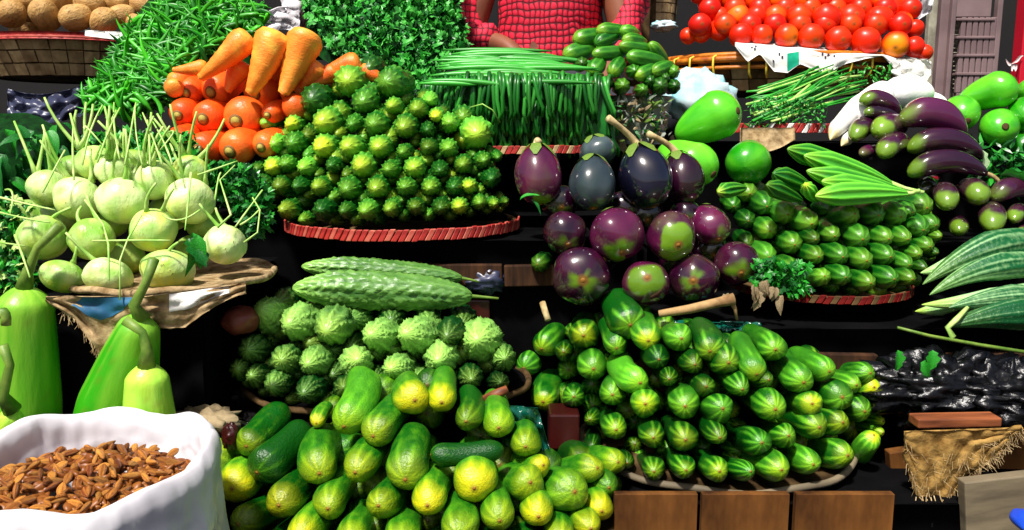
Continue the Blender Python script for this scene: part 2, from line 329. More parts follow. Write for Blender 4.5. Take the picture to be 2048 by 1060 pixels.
for v in range(3):
    add_proto('tin', lathe('small_striped_gourd', lambda t: cap(t, .3, .5), M['tin'], 24, 16, lambda th, t, v=v: 1+.05*math.cos(8*th)+.04*nz(th, t*3, v), None,
        lambda th, t, v=v: (max(0, .6-t*3)*.8, .08+.6*max(0, math.cos(8*th))**2*(1-t)+max(0, .25-t), 0)), [('blossom_scar', scar)])
    add_proto('ridge', lathe('ridged_gourd', lambda t: (min(1, t/.25)**.6 if t < .25 else 1-.75*((t-.25)/.75)**2.4) if t < .995 else .15, M['ridge'], 48, 26, lambda th, t: .86+.2*abs(math.cos(4*th))**3, lambda t, v=v: (.4, -.3, .2)[v]*4*t*(1-t),
        lambda th, t: (max(0, .5-t*3), .1+.75*abs(math.cos(4*th))**5, 0)))
    add_proto('snake', lathe('streaked_gourd', lambda t: (min(1, t/.5)**.75 if t < .5 else 1-.3*(t-.5)), M['snake'], 44, 26, lambda th, t: .93+.09*abs(math.cos(5*th))**2, lambda t, v=v: (1.2, .6, -.4)[v]*4*t*(1-t),
        lambda th, t, v=v: (max(0, .35-t)*1.5, .02+.55*max(0, nz(math.cos(th)*6, math.sin(th)*6, t*2+v*4)+.12)*2, 0)))
    # round aubergine: blossom end t=0, stem end t=1
    cal = []; cf = []
    for k in range(5):
        a0 = 2*PI*k/5; o = len(cal); cal.append((0, 0, 1.015))
        for s_, (rr, zz) in enumerate(((.35, 1.0), (.62, .90), (.80, .77))):
            w_ = (.55, .42, .08)[s_]
            for sg in (-1, 0, 1):
                cal.append((rr*math.cos(a0+sg*w_), rr*math.sin(a0+sg*w_), zz+.02))
        for q in range(2):
            b_ = o+1+q*3; cf += [(b_, b_+3, b_+4, b_+1), (b_+1, b_+4, b_+5, b_+2)]
        cf += [(o, o+1, o+2), (o, o+2, o+3)]
    calyx = mesh('calyx', cal, cf, M['darkstem'])
    bf = lambda t: max(0, math.sin(PI*min(1, t*.5+.0)) if False else (1-(2*t-1)**2))**.5*(1.03-.10*t)
    for mk, nm in (('bri', 'round_aubergine'), ('navy', 'dark_aubergine'), ('greyb', 'grey_aubergine')):
        def cb(th, t, v=v):
            e = (.08, .05, .17)[v]+.12*nz(math.cos(th)*1.3, math.sin(th)*1.3, v*5)
            k = max(0, min(1, (e-t)/.09)); return (k*.9, .3+.4*nz(math.cos(th)*2, math.sin(th)*2, t*3+v), 1 if t < .004 else 0)
        add_proto(mk, lathe(nm, bf, M[mk], 36, 26, lambda th, t, v=v: 1+.03*math.cos(2*th+v)+.035*math.cos(5*th)*(1-t)+.05*nz(math.cos(th), math.sin(th), t*2+v*3), None, cb), [('blossom_scar', lathe('blossom_scar', lambda t: .10*cap(t, .5, .5), M['scar'], 8, 4))])
        PROTO[mk][-1][1].append(('calyx', calyx))
        for V_ in PROTO[mk][-1][1][0][1].vertices: V_.co.z = V_.co.z*.03-.008
    def cl(th, t, v=v):
        k = max(0, min(1, (.15+.08*nz(math.cos(th)*1.3, math.sin(th)*1.3, v*5)-t)/.16)); return (k*.9, .3, 0)
    add_proto('brl', lathe('long_aubergine', lambda t: cap(t, .26, .45)*(1-.18*t), M['brl'], 28, 22, lambda th, t, v=v: 1+.04*nz(th, t*2, v), lambda t, v=v: (.7, .4, .9)[v]*4*t*(1-t), cl))
    add_proto('papaya', lathe('smooth_green_squash', lambda t: cap(t, .34, .9)*1.0, M['papaya'], 32, 24, lambda th, t, v=v: 1+.03*nz(th, t*3, v), lambda t, v=v: (.2, 0, -.2)[v]*4*t*(1-t),
        lambda th, t, v=v: (0, .35+.5*max(0, nz(math.cos(th)*3, math.sin(th)*3, t*4+v)), 0)), [('blossom_scar', None)])
    add_proto('tom', lathe('tomato', lambda t: max(0, 1-(2*t-1)**2)**.46, M['tom'], 20, 14, lambda th, t, v=v: 1+.025*math.cos(5*th+v)*(1 if t > .5 else .4), None, lambda th, t, v=v: (max(0, .55-abs(t-.0)*1.7)*(.6+.4*v), .4, .9 if t < .006 else 0)))
    add_proto('pot', lathe('potato', lambda t: max(0, 1-(2*t-1)**2)**.42, M['pot'], 18, 14, lambda th, t, v=v: 1+.13*nz(math.cos(th)*1.2, math.sin(th)*1.2, t*2+v*5), None, lambda th, t, v=v: (max(0, nz(math.cos(th)*5, math.sin(th)*5, t*8+v)-.35)*2, .4, 0)))
    crown = lathe('crown', lambda t: .26*cap(t, .3, .3), M['core'], 12, 4); ring = lathe('crown_ring', lambda t: .38*cap(t, .4, .3), M['coredark'], 14, 4)
    for me_, z0, k in ((crown, -.022, .03), (ring, -.008, .025)):
        for V_ in me_.vertices: V_.co.z = V_.co.z*k+z0
    add_proto('car', lathe('carrot', lambda t: (min(1, t/.05)**.35*.55+.45*min(1, t/.16)**.5 if t < .16 else (1-.72*((t-.16)/.84)**1.15) if t < .985 else .12), M['car'], 24, 30, lambda th, t, v=v: 1+.03*nz(th*.7, t*9, v)+.02*math.sin(t*60+v), lambda t, v=v: (.25, -.2, .1)[v]*4*t*(1-t),
        lambda th, t, v=v: (.22+max(0, .15-t)*2+max(0, nz(th, t*5, v))*.5, .35+max(0, nz(th*2, t*9, v+5))*.6, 0)), [('crown_ring', ring), ('crown', crown)])
    add_proto('rad', lathe('white_radish', lambda t: (min(1, t/.4)**.75 if t < .4 else cap(t, .01, .35)), M['rad'], 24, 20, lambda th, t, v=v: 1+.04*nz(th, t*5, v), lambda t, v=v: (.5, -.3, .2)[v]*4*t*(1-t), lambda th, t: (max(0, .35-t)*2, .5, 0)))
add_proto('kohl', None)
PROTO['kohl'] = []
for v in range(4):
    def kd(th, t, v=v): return 1+.045*math.cos(5*th+v)*(t > .4)*math.sin(PI*t)+.07*nz(math.cos(th)*1.1, math.sin(th)*1.1, t*2+v*4)
    add_proto('kohl', lathe('kohlrabi', lambda t: max(0, 1-(2*t-1)**2)**.46, M['kohl'], 30, 22, kd, None, lambda th, t, v=v: (max(0, .35-t)*1.2+max(0, nz(math.cos(th)*2, math.sin(th)*2, t*3+v*2))*.8, .45+.6*nz(math.cos(th)*2, math.sin(th)*2, t*3+v), 0)))
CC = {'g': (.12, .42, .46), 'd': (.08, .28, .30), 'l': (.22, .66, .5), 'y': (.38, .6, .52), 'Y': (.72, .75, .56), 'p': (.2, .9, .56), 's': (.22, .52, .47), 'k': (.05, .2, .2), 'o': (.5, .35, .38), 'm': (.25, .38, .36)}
ADJ = {'g': 'green', 'd': 'dark green', 'l': 'lime green', 'y': 'yellow-tipped', 'Y': 'mostly yellow', 'p': 'pale', 's': 'star-striped', 'k': 'very dark green', 'o': 'brownish', 'm': 'dull green'}
def veggie(kind, name, A, B, R, cc='g', label=None, cat=None, group=None, spin=None, vi=None, cv=None, kids=True):
    var = PROTO[kind]; i = random.randrange(len(var)) if vi is None else vi % len(var)
    me, parts = var[i]
    o = link(name, me); frame(o, A, B, R, rnd(0, 2*PI) if spin is None else spin)
    c = cv or CC[cc]; j = rnd(-.05, .05)
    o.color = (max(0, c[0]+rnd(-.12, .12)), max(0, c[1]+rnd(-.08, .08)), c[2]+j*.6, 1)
    tag(o, label, cat, group)
    if kids:
        for pn, pm in parts:
            if pm is None: continue
            p = link(pn, pm, p if pn == 'crown' else o); p.color = o.color
    return o
def pile(kind, name, rows, dfn, L, C, noun, place, group, cat, adj=ADJ, spread=.5, dz=0.0, kids=True, adjoff=False, jit=.06, grow=1.1, back=.035, fill=True):
    """rows of (x, y, r, colour[, tailx, taily[, extra depth]]) ; dfn(x,y) distance of the heads; L body length; C x of the tray's middle"""
    nr = len(rows); deep = [[] for _ in rows]
    for ri, row in enumerate(rows):
        q = sorted(row, key=lambda k: k[0])
        for a_, b_ in zip(q, q[1:]):
            r_ = (a_[2]+b_[2])/2; w_ = math.hypot(b_[0]-a_[0], b_[1]-a_[1])
            if fill and w_ < 4.2*r_:
                for sg in (.85, -.85): deep[ri].append(((a_[0]+b_[0])/2, (a_[1]+b_[1])/2+r_*sg, r_*rnd(.8, .95)))
    for ri, row in enumerate(deep):
        for ci, (x, y, r) in enumerate(sorted(row)):
            A = P(x, y, dfn(x, y)+back+rnd(0, .015)); R = pr(r, A); v0 = (A-CP).normalized()
            d = (v0+Vector(((C-A.x)*spread-v0.x, 0, .06))).normalized(); cc = random.choice('gdm')
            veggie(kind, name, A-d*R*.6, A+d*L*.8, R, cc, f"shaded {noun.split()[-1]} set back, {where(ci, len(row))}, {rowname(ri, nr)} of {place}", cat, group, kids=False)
    for ri, row in enumerate(rows):
        row = sorted(row, key=lambda q: q[0]); n = len(row)
        for ci, it in enumerate(row):
            x, y, r, cc = it[:4]; Y = dfn(x, y)
            r *= grow; A = P(x, y, Y); R = pr(r, A)
            if len(it) > 4:
                dd = it[6] if len(it) > 6 else max(.02, (L-abs(Vector((it[4]-x, it[5]-y)).length)*Y/F))*.75
                Bp = P(it[4], it[5], Y+dd)
                d = (Bp-A).normalized(); A2 = A-d*R*.75; B2 = Bp+d*R*.8
            else:
                v0 = (A-CP).normalized(); d = (v0*1.0+Vector(((C-A.x)*spread-v0.x+rnd(-jit, jit), 0, .06+dz+rnd(-jit, jit)))).normalized()
                A2 = A-d*R*.6; B2 = A+d*(L*rnd(.92, 1.08))
            lab = f"{adj[cc]} {noun}, {where(ci, n)}, {rowname(ri, nr)} of {place}"
            veggie(kind, name, A2, B2, R, cc, lab, cat, group, kids=kids)
def part_of(name, me, parent, mat=None):
    return link(name, me, parent, None, mat)
# ================================================================== SETTING
g = link('ground', mesh('ground', [(-40, -40, 0), (40, -40, 0), (40, 40, 0), (-40, 40, 0)], [(0, 1, 2, 3)], M['floor'])); tag(g, kind='structure')
bw = box('back_wall', -6, 6, 3.4, 3.6, 0, 4.5, M['wall']); tag(bw, kind='structure')
def stand(x0, x1, y0, y1, z1, label, m='black', boards=False):
    "shade-black, cloth-covered block that carries a tray, its cloth hanging in loose folds"
    t = empty('stall_step', ((x0+x1)/2, (y0+y1)/2, 0)); tag(t, label, 'display step')
    o = box('block', x0, x1, y0, y1, 0, z1-.004, M['black'], t, .01)
    def f(u, v):
        x = x0+(x1-x0)*u; fold = .008*math.sin(x*70)+.006*nz(x*20, v*3, 1)
        return Vector((x, y0-.012+fold*min(1, v*3), z1+.002 - v*min(.5, z1)))-t.location
    c = link('cloth', sheet('cloth', f, 50, 8, M[m], .002), t)
    f2 = lambda u, v: Vector((x0+(x1-x0)*u, y0-.012+(y1-y0+.012)*v, z1+.002+.003*nz(u*9, v*9, 2)))-t.location
    link('top_cloth', sheet('top_cloth', f2, 20, 10, M[m], .0), t)
    x = x0
    while boards and x < x1-.03:
        w = rnd(.09, .17); zz = z1-rnd(.03, .045); h_ = rnd(.035, .06)
        b_ = box('front_board', x, min(x1, x+w), y0-.045, y0-.030, zz-h_, zz, M['oldwood'], t, .002); b_.rotation_euler = (0, rnd(-.03, .03), 0); x += w+.004
    return t
stand(-.27, .15, 1.43, 1.62, P(775, 478, 1.36).z-.012, 'shade-black cloth covered step with rough boards behind the big bitter gourds', boards=True)
stand(.16, .95, 1.30, 1.62, 1.19, 'shade-black cloth covered step with rough boards under the round aubergines', boards=True)
stand(-.75, .16, .55, 1.13, .895, 'low shade-black bench under the front cucumbers and the sack')
stand(.17, 1.3, 1.09, 1.28, .99, 'shade-black bench behind the plywood boards')
stand(-.36, 0.0, 1.16, 1.41, P(740, 835, 1.17).z-.016, 'shade-black step under the large bitter gourds')
stand(-.75, .25, 1.64, 1.95, 1.34, 'shade-black step under the carrots and long beans')
stand(.27, 1.15, 1.64, 1.93, 1.28, 'shade-black step under the long aubergines')
stand(-1.4, .1, 1.97, 2.6, 1.50, 'rear shade-black step under the chillies and coriander')
stand(.12, 1.6, 1.96, 2.6, 1.48, 'rear shade-black step under the tomato basket')
stand(-1.15, -.46, 1.20, 1.60, P(270, 590, 1.12).z-.02, 'shade-black step under the kohlrabi at the left')
def woven_tray(cx, cy, z, R, rimh, npc, label, c1='redcane', c2='cane', cap_=None, a0=PI, a1=2*PI):
    t = empty('woven_tray', (cx, cy, z)); tag(t, label, 'tray')
    link('base', sheet('base', lambda u, v: Vector((R*.985*v*math.cos(2*PI*u), R*.985*v*math.sin(2*PI*u), .004*nz(u*30, v*9))), 60, 8, M['canedark'], .003), t)
    link('rim_core', tube('rim_core', [Vector((R*math.cos(a), R*math.sin(a), rimh*.4)) for a in [2*PI*i/64 for i in range(65)]], rimh*.42, M['canedark'], 8), t)
    wm = {}
    for nm, mm in (('a', c1), ('b', c2)):
        w = R*2*PI/(npc*2)*.46
        bm = bmesh.new(); bmesh.ops.create_cube(bm, size=1); bmesh.ops.scale(bm, vec=(w*2, rimh*.22, rimh*1.15), verts=bm.verts)
        for v_ in bm.verts: v_.co.x += v_.co.z*.55
        bmesh.ops.bevel(bm, geom=bm.edges[:], offset=rimh*.06, segments=1, affect='EDGES')
        me = bpy.data.meshes.new('cane_wrap'); bm.to_mesh(me); bm.free(); me.materials.append(M[mm]); wm[nm] = me
    for k in range(npc):
        a = a0+(a1-a0)*(k+.5)/npc
        o = link('cane_wrap', wm['b' if k % 3 == 1 else 'a'], t, (1.012*(R+rimh*.36)*math.cos(a), 1.012*(R+rimh*.36)*math.sin(a), rimh*.35+rnd(-.001, .001)))
        o.rotation_euler = (0, rnd(-.05, .05), a+PI/2)
    return t
# ================================================================== TRAY A: spiny gourds
def z2(x, y): return (500+x/3.03, 130+y/3.03)
A_rows = [
 [(600, 100, 30, 'l', 640, 85), (850, 110, 32, 'g', 930, 120)],
 [(390, 215, 30, 'd', 470, 200), (690, 225, 27, 'g'), (860, 250, 18, 'l'), (1010, 268, 21, 'g'), (1090, 215, 15, 'p')],
 [(95, 350, 17, 'p', 190, 330), (250, 360, 17, 'Y', 320, 345), (450, 350, 29, 'y'), (620, 360, 18, 'g'), (755, 360, 25, 'g'), (935, 380, 24, 'g'), (1075, 395, 16, 'd'), (1125, 312, 15, 'Y'), (1210, 350, 20, 'l'), (1370, 420, 32, 'p')],
 [(150, 480, 20, 'p', 200, 470), (265, 475, 22, 'g', 320, 460), (435, 500, 24, 'Y'), (598, 500, 25, 'y'), (780, 500, 23, 'y'), (925, 530, 16, 'g'), (1075, 500, 18, 'd'), (1200, 505, 19, 'l')],
 [(45, 630, 15, 'd', 90, 620), (135, 620, 20, 'Y', 190, 600), (220, 600, 18, 'g', 270, 590), (325, 625, 20, 'p'), (495, 610, 17, 'd'), (675, 615, 25, 'y'), (840, 635, 19, 'g'), (995, 625, 22, 'y'), (1150, 640, 18, 'd'), (1290, 605, 19, 'g'), (1415, 580, 18, 'g'), (1500, 560, 12, 'g')],
 [(80, 720, 20, 'd', 150, 715), (180, 735, 20, 'd', 240, 725), (290, 735, 19, 'd'), (410, 740, 20, 'g'), (590, 755, 24, 'g'), (765, 750, 23, 'g'), (940, 740, 20, 'g'), (1090, 745, 19, 'g'), (1235, 740, 19, 'd'), (1325, 735, 17, 'y'), (1460, 690, 20, 'd')],
 [(210, 880, 22, 'm'), (435, 880, 23, 'd'), (570, 885, 18, 'd'), (700, 885, 21, 'l'), (845, 875, 18, 'g'), (1000, 860, 18, 'd'), (1155, 865, 18, 'd'), (1265, 858, 18, 'y'), (1390, 835, 16, 'g'), (1480, 842, 13, 'g'), (1550, 830, 11, 'd')]]
def conv(rows, f):
    out = []
    for r in rows:
        q = []
        for it in r:
            x, y = f(it[0], it[1]); n_ = [x, y]+list(it[2:4])
            if len(it) > 4: tx, ty = f(it[4], it[5]); n_ += [tx, ty]+list(it[6:])
            q.append(tuple(n_))
        out.append(q)
    return out
TA = P(775, 470, 1.36); TAR = 252*1.38/F
dA = lambda x, y: 1.37+.22*max(0, (440-y)/300)**1.1+.10*((x-785)/260)**2
pile('kar', 'spiny_gourd', conv(A_rows, z2), dA, .12, TA.x, 'spiny gourd', 'the red-rimmed tray', 'small spiny gourds stacked on the red-rimmed woven tray', 'spiny gourd')
woven_tray(TA.x, TA.y+TAR-.0, TA.z-.006, TAR, .017, 62, 'round woven tray with red and tan rim under the spiny gourds', 'redcane', 'pinkcane')
# inner gourds between the heads, seen as dark green in the gaps
# ================================================================== D: right cucumbers
D_rows = [
 [(1255, 640, 36, 'g', 1232, 600), (1090, 688, 27, 'g', 1122, 642), (1167, 668, 30, 'o'), (1230, 690, 24, 's', 1213, 650), (1296, 676, 28, 'y', 1290, 645), (1360, 676, 27, 'l', 1340, 670), (1416, 695, 29, 'g', 1396, 655), (1508, 738, 27, 'l', 1478, 680), (1546, 696, 29, 'l'), (1128, 703, 18, 'd')],
 [(1052, 728, 27, 'g', 1072, 690), (1090, 794, 30, 'y', 1106, 752), (1186, 735, 30, 's'), (1274, 758, 31, 'p', 1244, 720), (1316, 718, 25, 'd'), (1387, 728, 23, 'd'), (1453, 722, 31, 'g'), (1600, 757, 32, 's', 1565, 720), (1648, 738, 25, 'l', 1590, 712), (1768, 735, 21, 'l', 1700, 730), (1730, 745, 24, 'g', 1670, 738)],
 [(1148, 792, 24, 'g'), (1225, 788, 27, 's'), (1337, 757, 20, 'd'), (1410, 772, 24, 'd'), (1480, 776, 26, 'g'), (1533, 758, 22, 'd'), (1290, 805, 31, 'y'), (1368, 810, 31, 's'), (1441, 815, 30, 'g'), (1545, 815, 34, 's'), (1618, 806, 28, 'y', 1580, 798), (1676, 792, 32, 'g', 1635, 780), (1706, 768, 22, 'l'), (1742, 773, 23, 'Y', 1700, 765), (1776, 790, 20, 'g')],
 [(1180, 838, 17, 'd'), (1231, 858, 27, 's'), (1306, 873, 25, 'm'), (1368, 877, 30, 'm'), (1437, 873, 24, 'd'), (1518, 884, 28, 'g'), (1572, 870, 25, 'g'), (1630, 852, 30, 'g'), (1678, 843, 28, 'm'), (1722, 820, 27, 'g'), (1752, 818, 18, 'Y'), (1762, 842, 14, 'y')],
 [(1184, 892, 17, 'k'), (1254, 925, 19, 'k'), (1306, 942, 25, 'm'), (1370, 938, 24, 'g'), (1435, 940, 27, 's'), (1497, 942, 23, 'g'), (1557, 937, 30, 'l'), (1620, 926, 27, 'l'), (1686, 908, 30, 's'), (1742, 878, 22, 'Y', 1722, 905, .03), (1760, 864, 15, 'y')]]
dD = lambda x, y: 1.06+.13*max(0, (950-y)/350)**1.1+.11*(abs(x-1480)/280)**2.2
TD = P(1488, 982, 1.075)
pile('cuc', 'cucumber', D_rows, dD, .15, TD.x, 'cucumber', 'the oval tray', 'striped cucumbers stacked on the tray at right', 'cucumber', grow=1.02, dz=.07, back=.085)
def flat_tray(cx, cy, z, rx, ry, label, m, mrim):
    t = empty('display_tray', (cx, cy, z)); tag(t, label, 'tray')
    link('base', sheet('base', lambda u, v: Vector((rx*v*math.cos(2*PI*u), ry*v*math.sin(2*PI*u), -.002)), 48, 3, M[m], .006), t)
    link('rim', tube('rim', [Vector((rx*math.cos(a), ry*math.sin(a), .003+.002*math.sin(9*a))) for a in [2*PI*i/72 for i in range(73)]], .0055, M[mrim], 8), t)
    return t
flat_tray(TD.x+.006, TD.y+.20, TD.z-.006, .215, .20, 'round cane-edged tray under the right-hand striped cucumbers', 'canedark', 'woodgrey')
# ================================================================== F: front ripe cucumbers
F_rows = [
 [(694, 835, 41, 'p', 718, 765, .08), (828, 795, 36, 'Y', 820, 768, .09), (884, 800, 31, 'Y'), (636, 842, 16, 'Y', 655, 815, .05)],
 [(505, 880, 36, 'g', 556, 828, .08), (755, 862, 38, 'y', 795, 815, .09), (932, 838, 31, 'g'), (996, 850, 32, 'p'), (1050, 888, 31, 'l')],
 [(532, 928, 41, 'd', 595, 870, .07), (430, 910, 40, 'y', 475, 930, .07), (642, 935, 42, 'l', 655, 885, .09), (715, 937, 38, 'y'), (813, 945, 46, 's', 823, 890, .09), (880, 908, 26, 'd', 988, 900, .02), (1078, 928, 27, 'Y', 1030, 915, .07)],
 [(474, 968, 41, 'Y'), (565, 1003, 39, 'o'), (662, 1010, 38, 'y'), (762, 1005, 37, 'y'), (858, 1005, 39, 'Y'), (948, 967, 45, 'Y'), (1050, 962, 41, 'y', 1000, 948, .09), (1140, 980, 43, 'l', 1100, 965, .09), (1183, 938, 31, 'y', 1120, 950, .07), (1228, 923, 27, 'l', 1180, 915, .08), (1214, 970, 32, 'g')],
 [(487, 1042, 38, 'm'), (602, 1072, 35, 'Y'), (705, 1080, 36, 'y'), (800, 1082, 36, 'l'), (915, 1062, 38, 'l'), (998, 1034, 35, 'y'), (1076, 1027, 36, 'Y'), (1199, 1016, 31, 'Y'), (1178, 1052, 33, 'y'), (1118, 1078, 33, 'y')],
 [(540, 1110, 36, 'g'), (650, 1125, 36, 'g'), (755, 1130, 36, 'g'), (860, 1125, 36, 'y'), (960, 1110, 36, 'g'), (1050, 1105, 35, 'g')]]
dF = lambda x, y: .93+.17*max(0, (1060-y)/300)+.10*(abs(x-830)/400)**2
TF = P(840, 1150, .93)
pile('cuc_front', 'ripe_cucumber', F_rows, dF, .15, TF.x, 'ripe cucumber', 'the front heap', 'ripe yellow-green cucumbers heaped at the front', 'cucumber', grow=1.0, back=.07, dz=.26)
flat_tray(TF.x, TF.y+.2, TF.z-.01, .27, .2, 'tray under the ripe cucumbers in front', 'canedark', 'canedark')
# ================================================================== C: large bitter gourds
C_rows = [
 [(533, 622, 33, 'p', 575, 640, .07), (586, 649, 34, 'p', 622, 648, .08), (660, 661, 35, 'l', 690, 652, .09), (748, 668, 31, 'p', 780, 655, .09), (820, 666, 34, 'p', 862, 652, .09), (895, 672, 26, 'd', 905, 660, .1), (953, 680, 40, 'p'), (1007, 715, 27, 'g')],
 [(505, 698, 28, 'g', 545, 690, .08), (568, 718, 29, 'g', 595, 705, .09), (622, 727, 28, 'l', 655, 715, .09), (716, 722, 30, 'p', 722, 735, .1), (787, 736, 26, 'p', 815, 722, .09), (876, 720, 32, 'p'), (943, 758, 24, 'd')],
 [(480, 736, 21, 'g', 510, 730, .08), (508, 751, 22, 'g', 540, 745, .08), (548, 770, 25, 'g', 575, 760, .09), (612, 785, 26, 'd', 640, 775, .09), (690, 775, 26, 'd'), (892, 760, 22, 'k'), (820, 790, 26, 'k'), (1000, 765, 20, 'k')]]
dC = lambda x, y: 1.15+.11*max(0, (800-y)/200)+.06*((x-740)/280)**2
TC = P(740, 835, 1.17)
pile('karp', 'bitter_gourd', C_rows, dC, .16, TC.x, 'large bitter gourd', 'the middle heap', 'large bitter gourds heaped in the middle', 'bitter gourd')
flat_tray(TC.x, TC.y+.18, TC.z, .24, .18, 'dark tray under the large bitter gourds', 'black', 'canedark')
for (x0, y0, x1, y1, r, Y, sx, sy, lab) in ((603, 533, 925, 556, 25, 1.36, 958, 564, 'upper of two long bitter gourds lying across the heap'), (585, 576, 945, 592, 39, 1.30, 997, 597, 'lower and thicker of two long bitter gourds lying across the heap')):
    A = P(x0, y0, Y-.01); B = P(x1, y1, Y+.015)
    o = veggie('karp', 'long_bitter_gourd', A, B, pr(r, A), 'g', lab, 'bitter gourd', spin=.4, vi=2, cv=(.1, .62, .5))
    dl = (B-A).length
    st = tube('stem', bez(B-(B-A)*.06, B+(B-A)*.03, P(sx, sy, Y+.02), 6), [.006, .004, .003, .0025, .0022, .002], M['darkstem']); s = link('stem', st)
    s.parent = o; s.matrix_parent_inverse = (Matrix.LocRotScale(o.location, o.rotation_quaternion, o.scale)).inverted()
def child_keep(name, me, o, mat=None):
    s = link(name, me, None, None, mat); s.parent = o
    L_, Q_, S_ = o.location, (o.rotation_quaternion if o.rotation_mode == 'QUATERNION' else o.rotation_euler.to_quaternion()), o.scale
    s.matrix_parent_inverse = Matrix.LocRotScale(L_, Q_, S_).inverted()
    return s
# ================================================================== E: round aubergines
def brin(mk, x, y, rx, ry, Y, axis, lab, cv, stemto=None, vi=0):
    "axis: pixel offset from the middle to the blossom end plus how far it leans to the viewer"
    gr = 1.0 if y < 400 else 1.13; Cn = P(x, y, Y); R = pr(rx*gr, Cn); hL = pr(ry*gr, Cn)
    a = Vector(axis).normalized()
    o = veggie(mk, {'bri': 'round_aubergine', 'navy': 'dark_aubergine', 'greyb': 'grey_aubergine'}[mk], Cn+a*hL, Cn-a*hL, R, 'g', lab, 'aubergine', 'round aubergines', vi=vi, cv=cv)
    if stemto:
        B = Cn-a*hL*.95; E = P(stemto[0], stemto[1], Y+stemto[2])
        st_ = link('stem', tube('stem', bez(B, B-a*.02, E, 7), [.009, .0075, .006, .0055, .005, .005, .0065], M['dry'], 8))
        st_.parent = [c for c in o.children if c.name.startswith('calyx')][0]; st_.matrix_parent_inverse = Matrix.LocRotScale(o.location, o.rotation_quaternion, o.scale).inverted()
    return o
brin('bri', 1077, 350, 48, 60, 1.42, (.05, -.25, -1), 'purple egg-shaped aubergine with green base, leftmost in the top row', (1.0, .75, .62), (1078, 285, 0), 0)
brin('greyb', 1185, 366, 47, 57, 1.40, (0, -.6, -1), 'grey-blue aubergine between the purple one and the black one', (.6, .5, .5), None, 1)
brin('navy', 1291, 353, 54, 65, 1.41, (.25, -.35, -1), 'large glossy black aubergine with a long dry stalk', (.1, .5, .5), (1216, 236, -.01), 2)
brin('bri', 1364, 357, 45, 53, 1.45, (.2, -.4, -1), 'dark aubergine with green base against the pale green squash', (.9, .2, .42), (1296, 268, 0), 1)
brin('greyb', 1195, 303, 38, 32, 1.52, (.3, -.2, -1), 'half hidden aubergine with wide green-brown calyx behind the grey-blue one', (1.4, .7, .7), None, 0)
brin('bri', 1130, 465, 40, 38, 1.37, (.1, -1, -.5), 'brownish aubergine, leftmost in the second row', (.8, .4, .40), None, 1)
brin('bri', 1234, 468, 50, 47, 1.34, (.1, -1, -.75), 'maroon aubergine with small green patch, second row', (.8, .75, .62), None, 0)
brin('bri', 1342, 471, 45, 47, 1.34, (.1, -1, -.25), 'aubergine with wide bright green face, second row', (1.9, .5, .62), None, 2)
brin('bri', 1419, 449, 35, 40, 1.42, (.3, -1, -.7), 'small violet aubergine at the right of the second row', (.5, .95, .62), None, 0)
brin('bri', 1162, 552, 53, 44, 1.33, (0, -1, .0), 'wide brown aubergine with green star scar, third row', (1.0, .35, .48), None, 1)
brin('bri', 1291, 567, 42, 43, 1.31, (-.1, -1, .45), 'plum aubergine above the topmost cucumber', (.7, .8, .48), None, 2)
brin('bri', 1388, 557, 45, 46, 1.33, (-.25, -1, .1), 'brown-green aubergine over the dry stick', (1.0, .35, .45), None, 1)
brin('bri', 1471, 526, 40, 41, 1.38, (.0, -1, -.3), 'dark red aubergine at the far right of the third row', (.7, .6, .45), None, 0)
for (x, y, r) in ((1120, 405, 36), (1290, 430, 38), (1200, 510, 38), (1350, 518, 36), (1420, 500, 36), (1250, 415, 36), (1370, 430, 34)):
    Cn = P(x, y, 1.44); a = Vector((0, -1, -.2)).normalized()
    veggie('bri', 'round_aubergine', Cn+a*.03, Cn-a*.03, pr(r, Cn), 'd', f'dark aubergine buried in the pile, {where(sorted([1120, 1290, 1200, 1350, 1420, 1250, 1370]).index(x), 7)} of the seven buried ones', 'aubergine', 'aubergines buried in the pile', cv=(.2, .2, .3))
A = P(1075, 529, 1.36); veggie('tin', 'small_striped_gourd', A, A+Vector((.02, .07, 0)), pr(19, A), 'd', 'single small dark gourd left of the aubergine pile', 'gourd')
# ================================================================== smooth green squashes
def squash(x, y, r, tx, ty, Y, dd, lab, cv=(.3, .5, .55), scar=None):
    A = P(x, y, Y); B = P(tx, ty, Y+dd); R = pr(r, A); d = (B-A).normalized()
    o = veggie('papaya', 'smooth_green_squash', A-d*R, B+d*R*.3, R, 'g', lab, 'green squash', 'smooth pale green squashes', cv=cv)
    if scar:
        s = P(scar[0], scar[1], Y)
        dirn = (CP-s).normalized(); k = A-s; bq = dirn.dot(-k); disc = bq*bq-(k.length_squared-R*R)
        hit = s+dirn*(bq+math.sqrt(max(0, disc)))-dirn*0
        nn = (hit-A).normalized()
        me = lathe('blossom_scar', lambda t: .0075*cap(t, .4, .5), M['canedark'], 10, 4)
        for V_ in me.vertices: V_.co.z = V_.co.z*.004-.002
        c = link('blossom_scar', me); c.rotation_mode = 'QUATERNION'; c.rotation_quaternion = nn.to_track_quat('Z', 'Y'); c.location = A+nn*R*1.0
        c.parent = o; c.matrix_parent_inverse = Matrix.LocRotScale(o.location, o.rotation_quaternion, o.scale).inverted()
squash(1432, 232, 50, 1365, 268, 1.60, .02, 'uppermost pale green squash above the round aubergines', (.3, .55, .58), (1466, 224))
squash(1392, 330, 47, 1330, 305, 1.53, .06, 'lower squash half hidden behind the dark aubergine', (.6, .8, .6), (1420, 345))
squash(1490, 322, 45, 1490, 300, 1.57, .08, 'round green squash beside the ridged gourds', (.2, .3, .5))
squash(1994, 183, 38, 1925, 205, 1.80, .05, 'long green squash on top at the far right', (.3, .55, .56), (2022, 163))
squash(1923, 232, 36, 1905, 235, 1.76, .09, 'round green squash, left of the right-hand heap', (.3, .6, .55), (1932, 240))
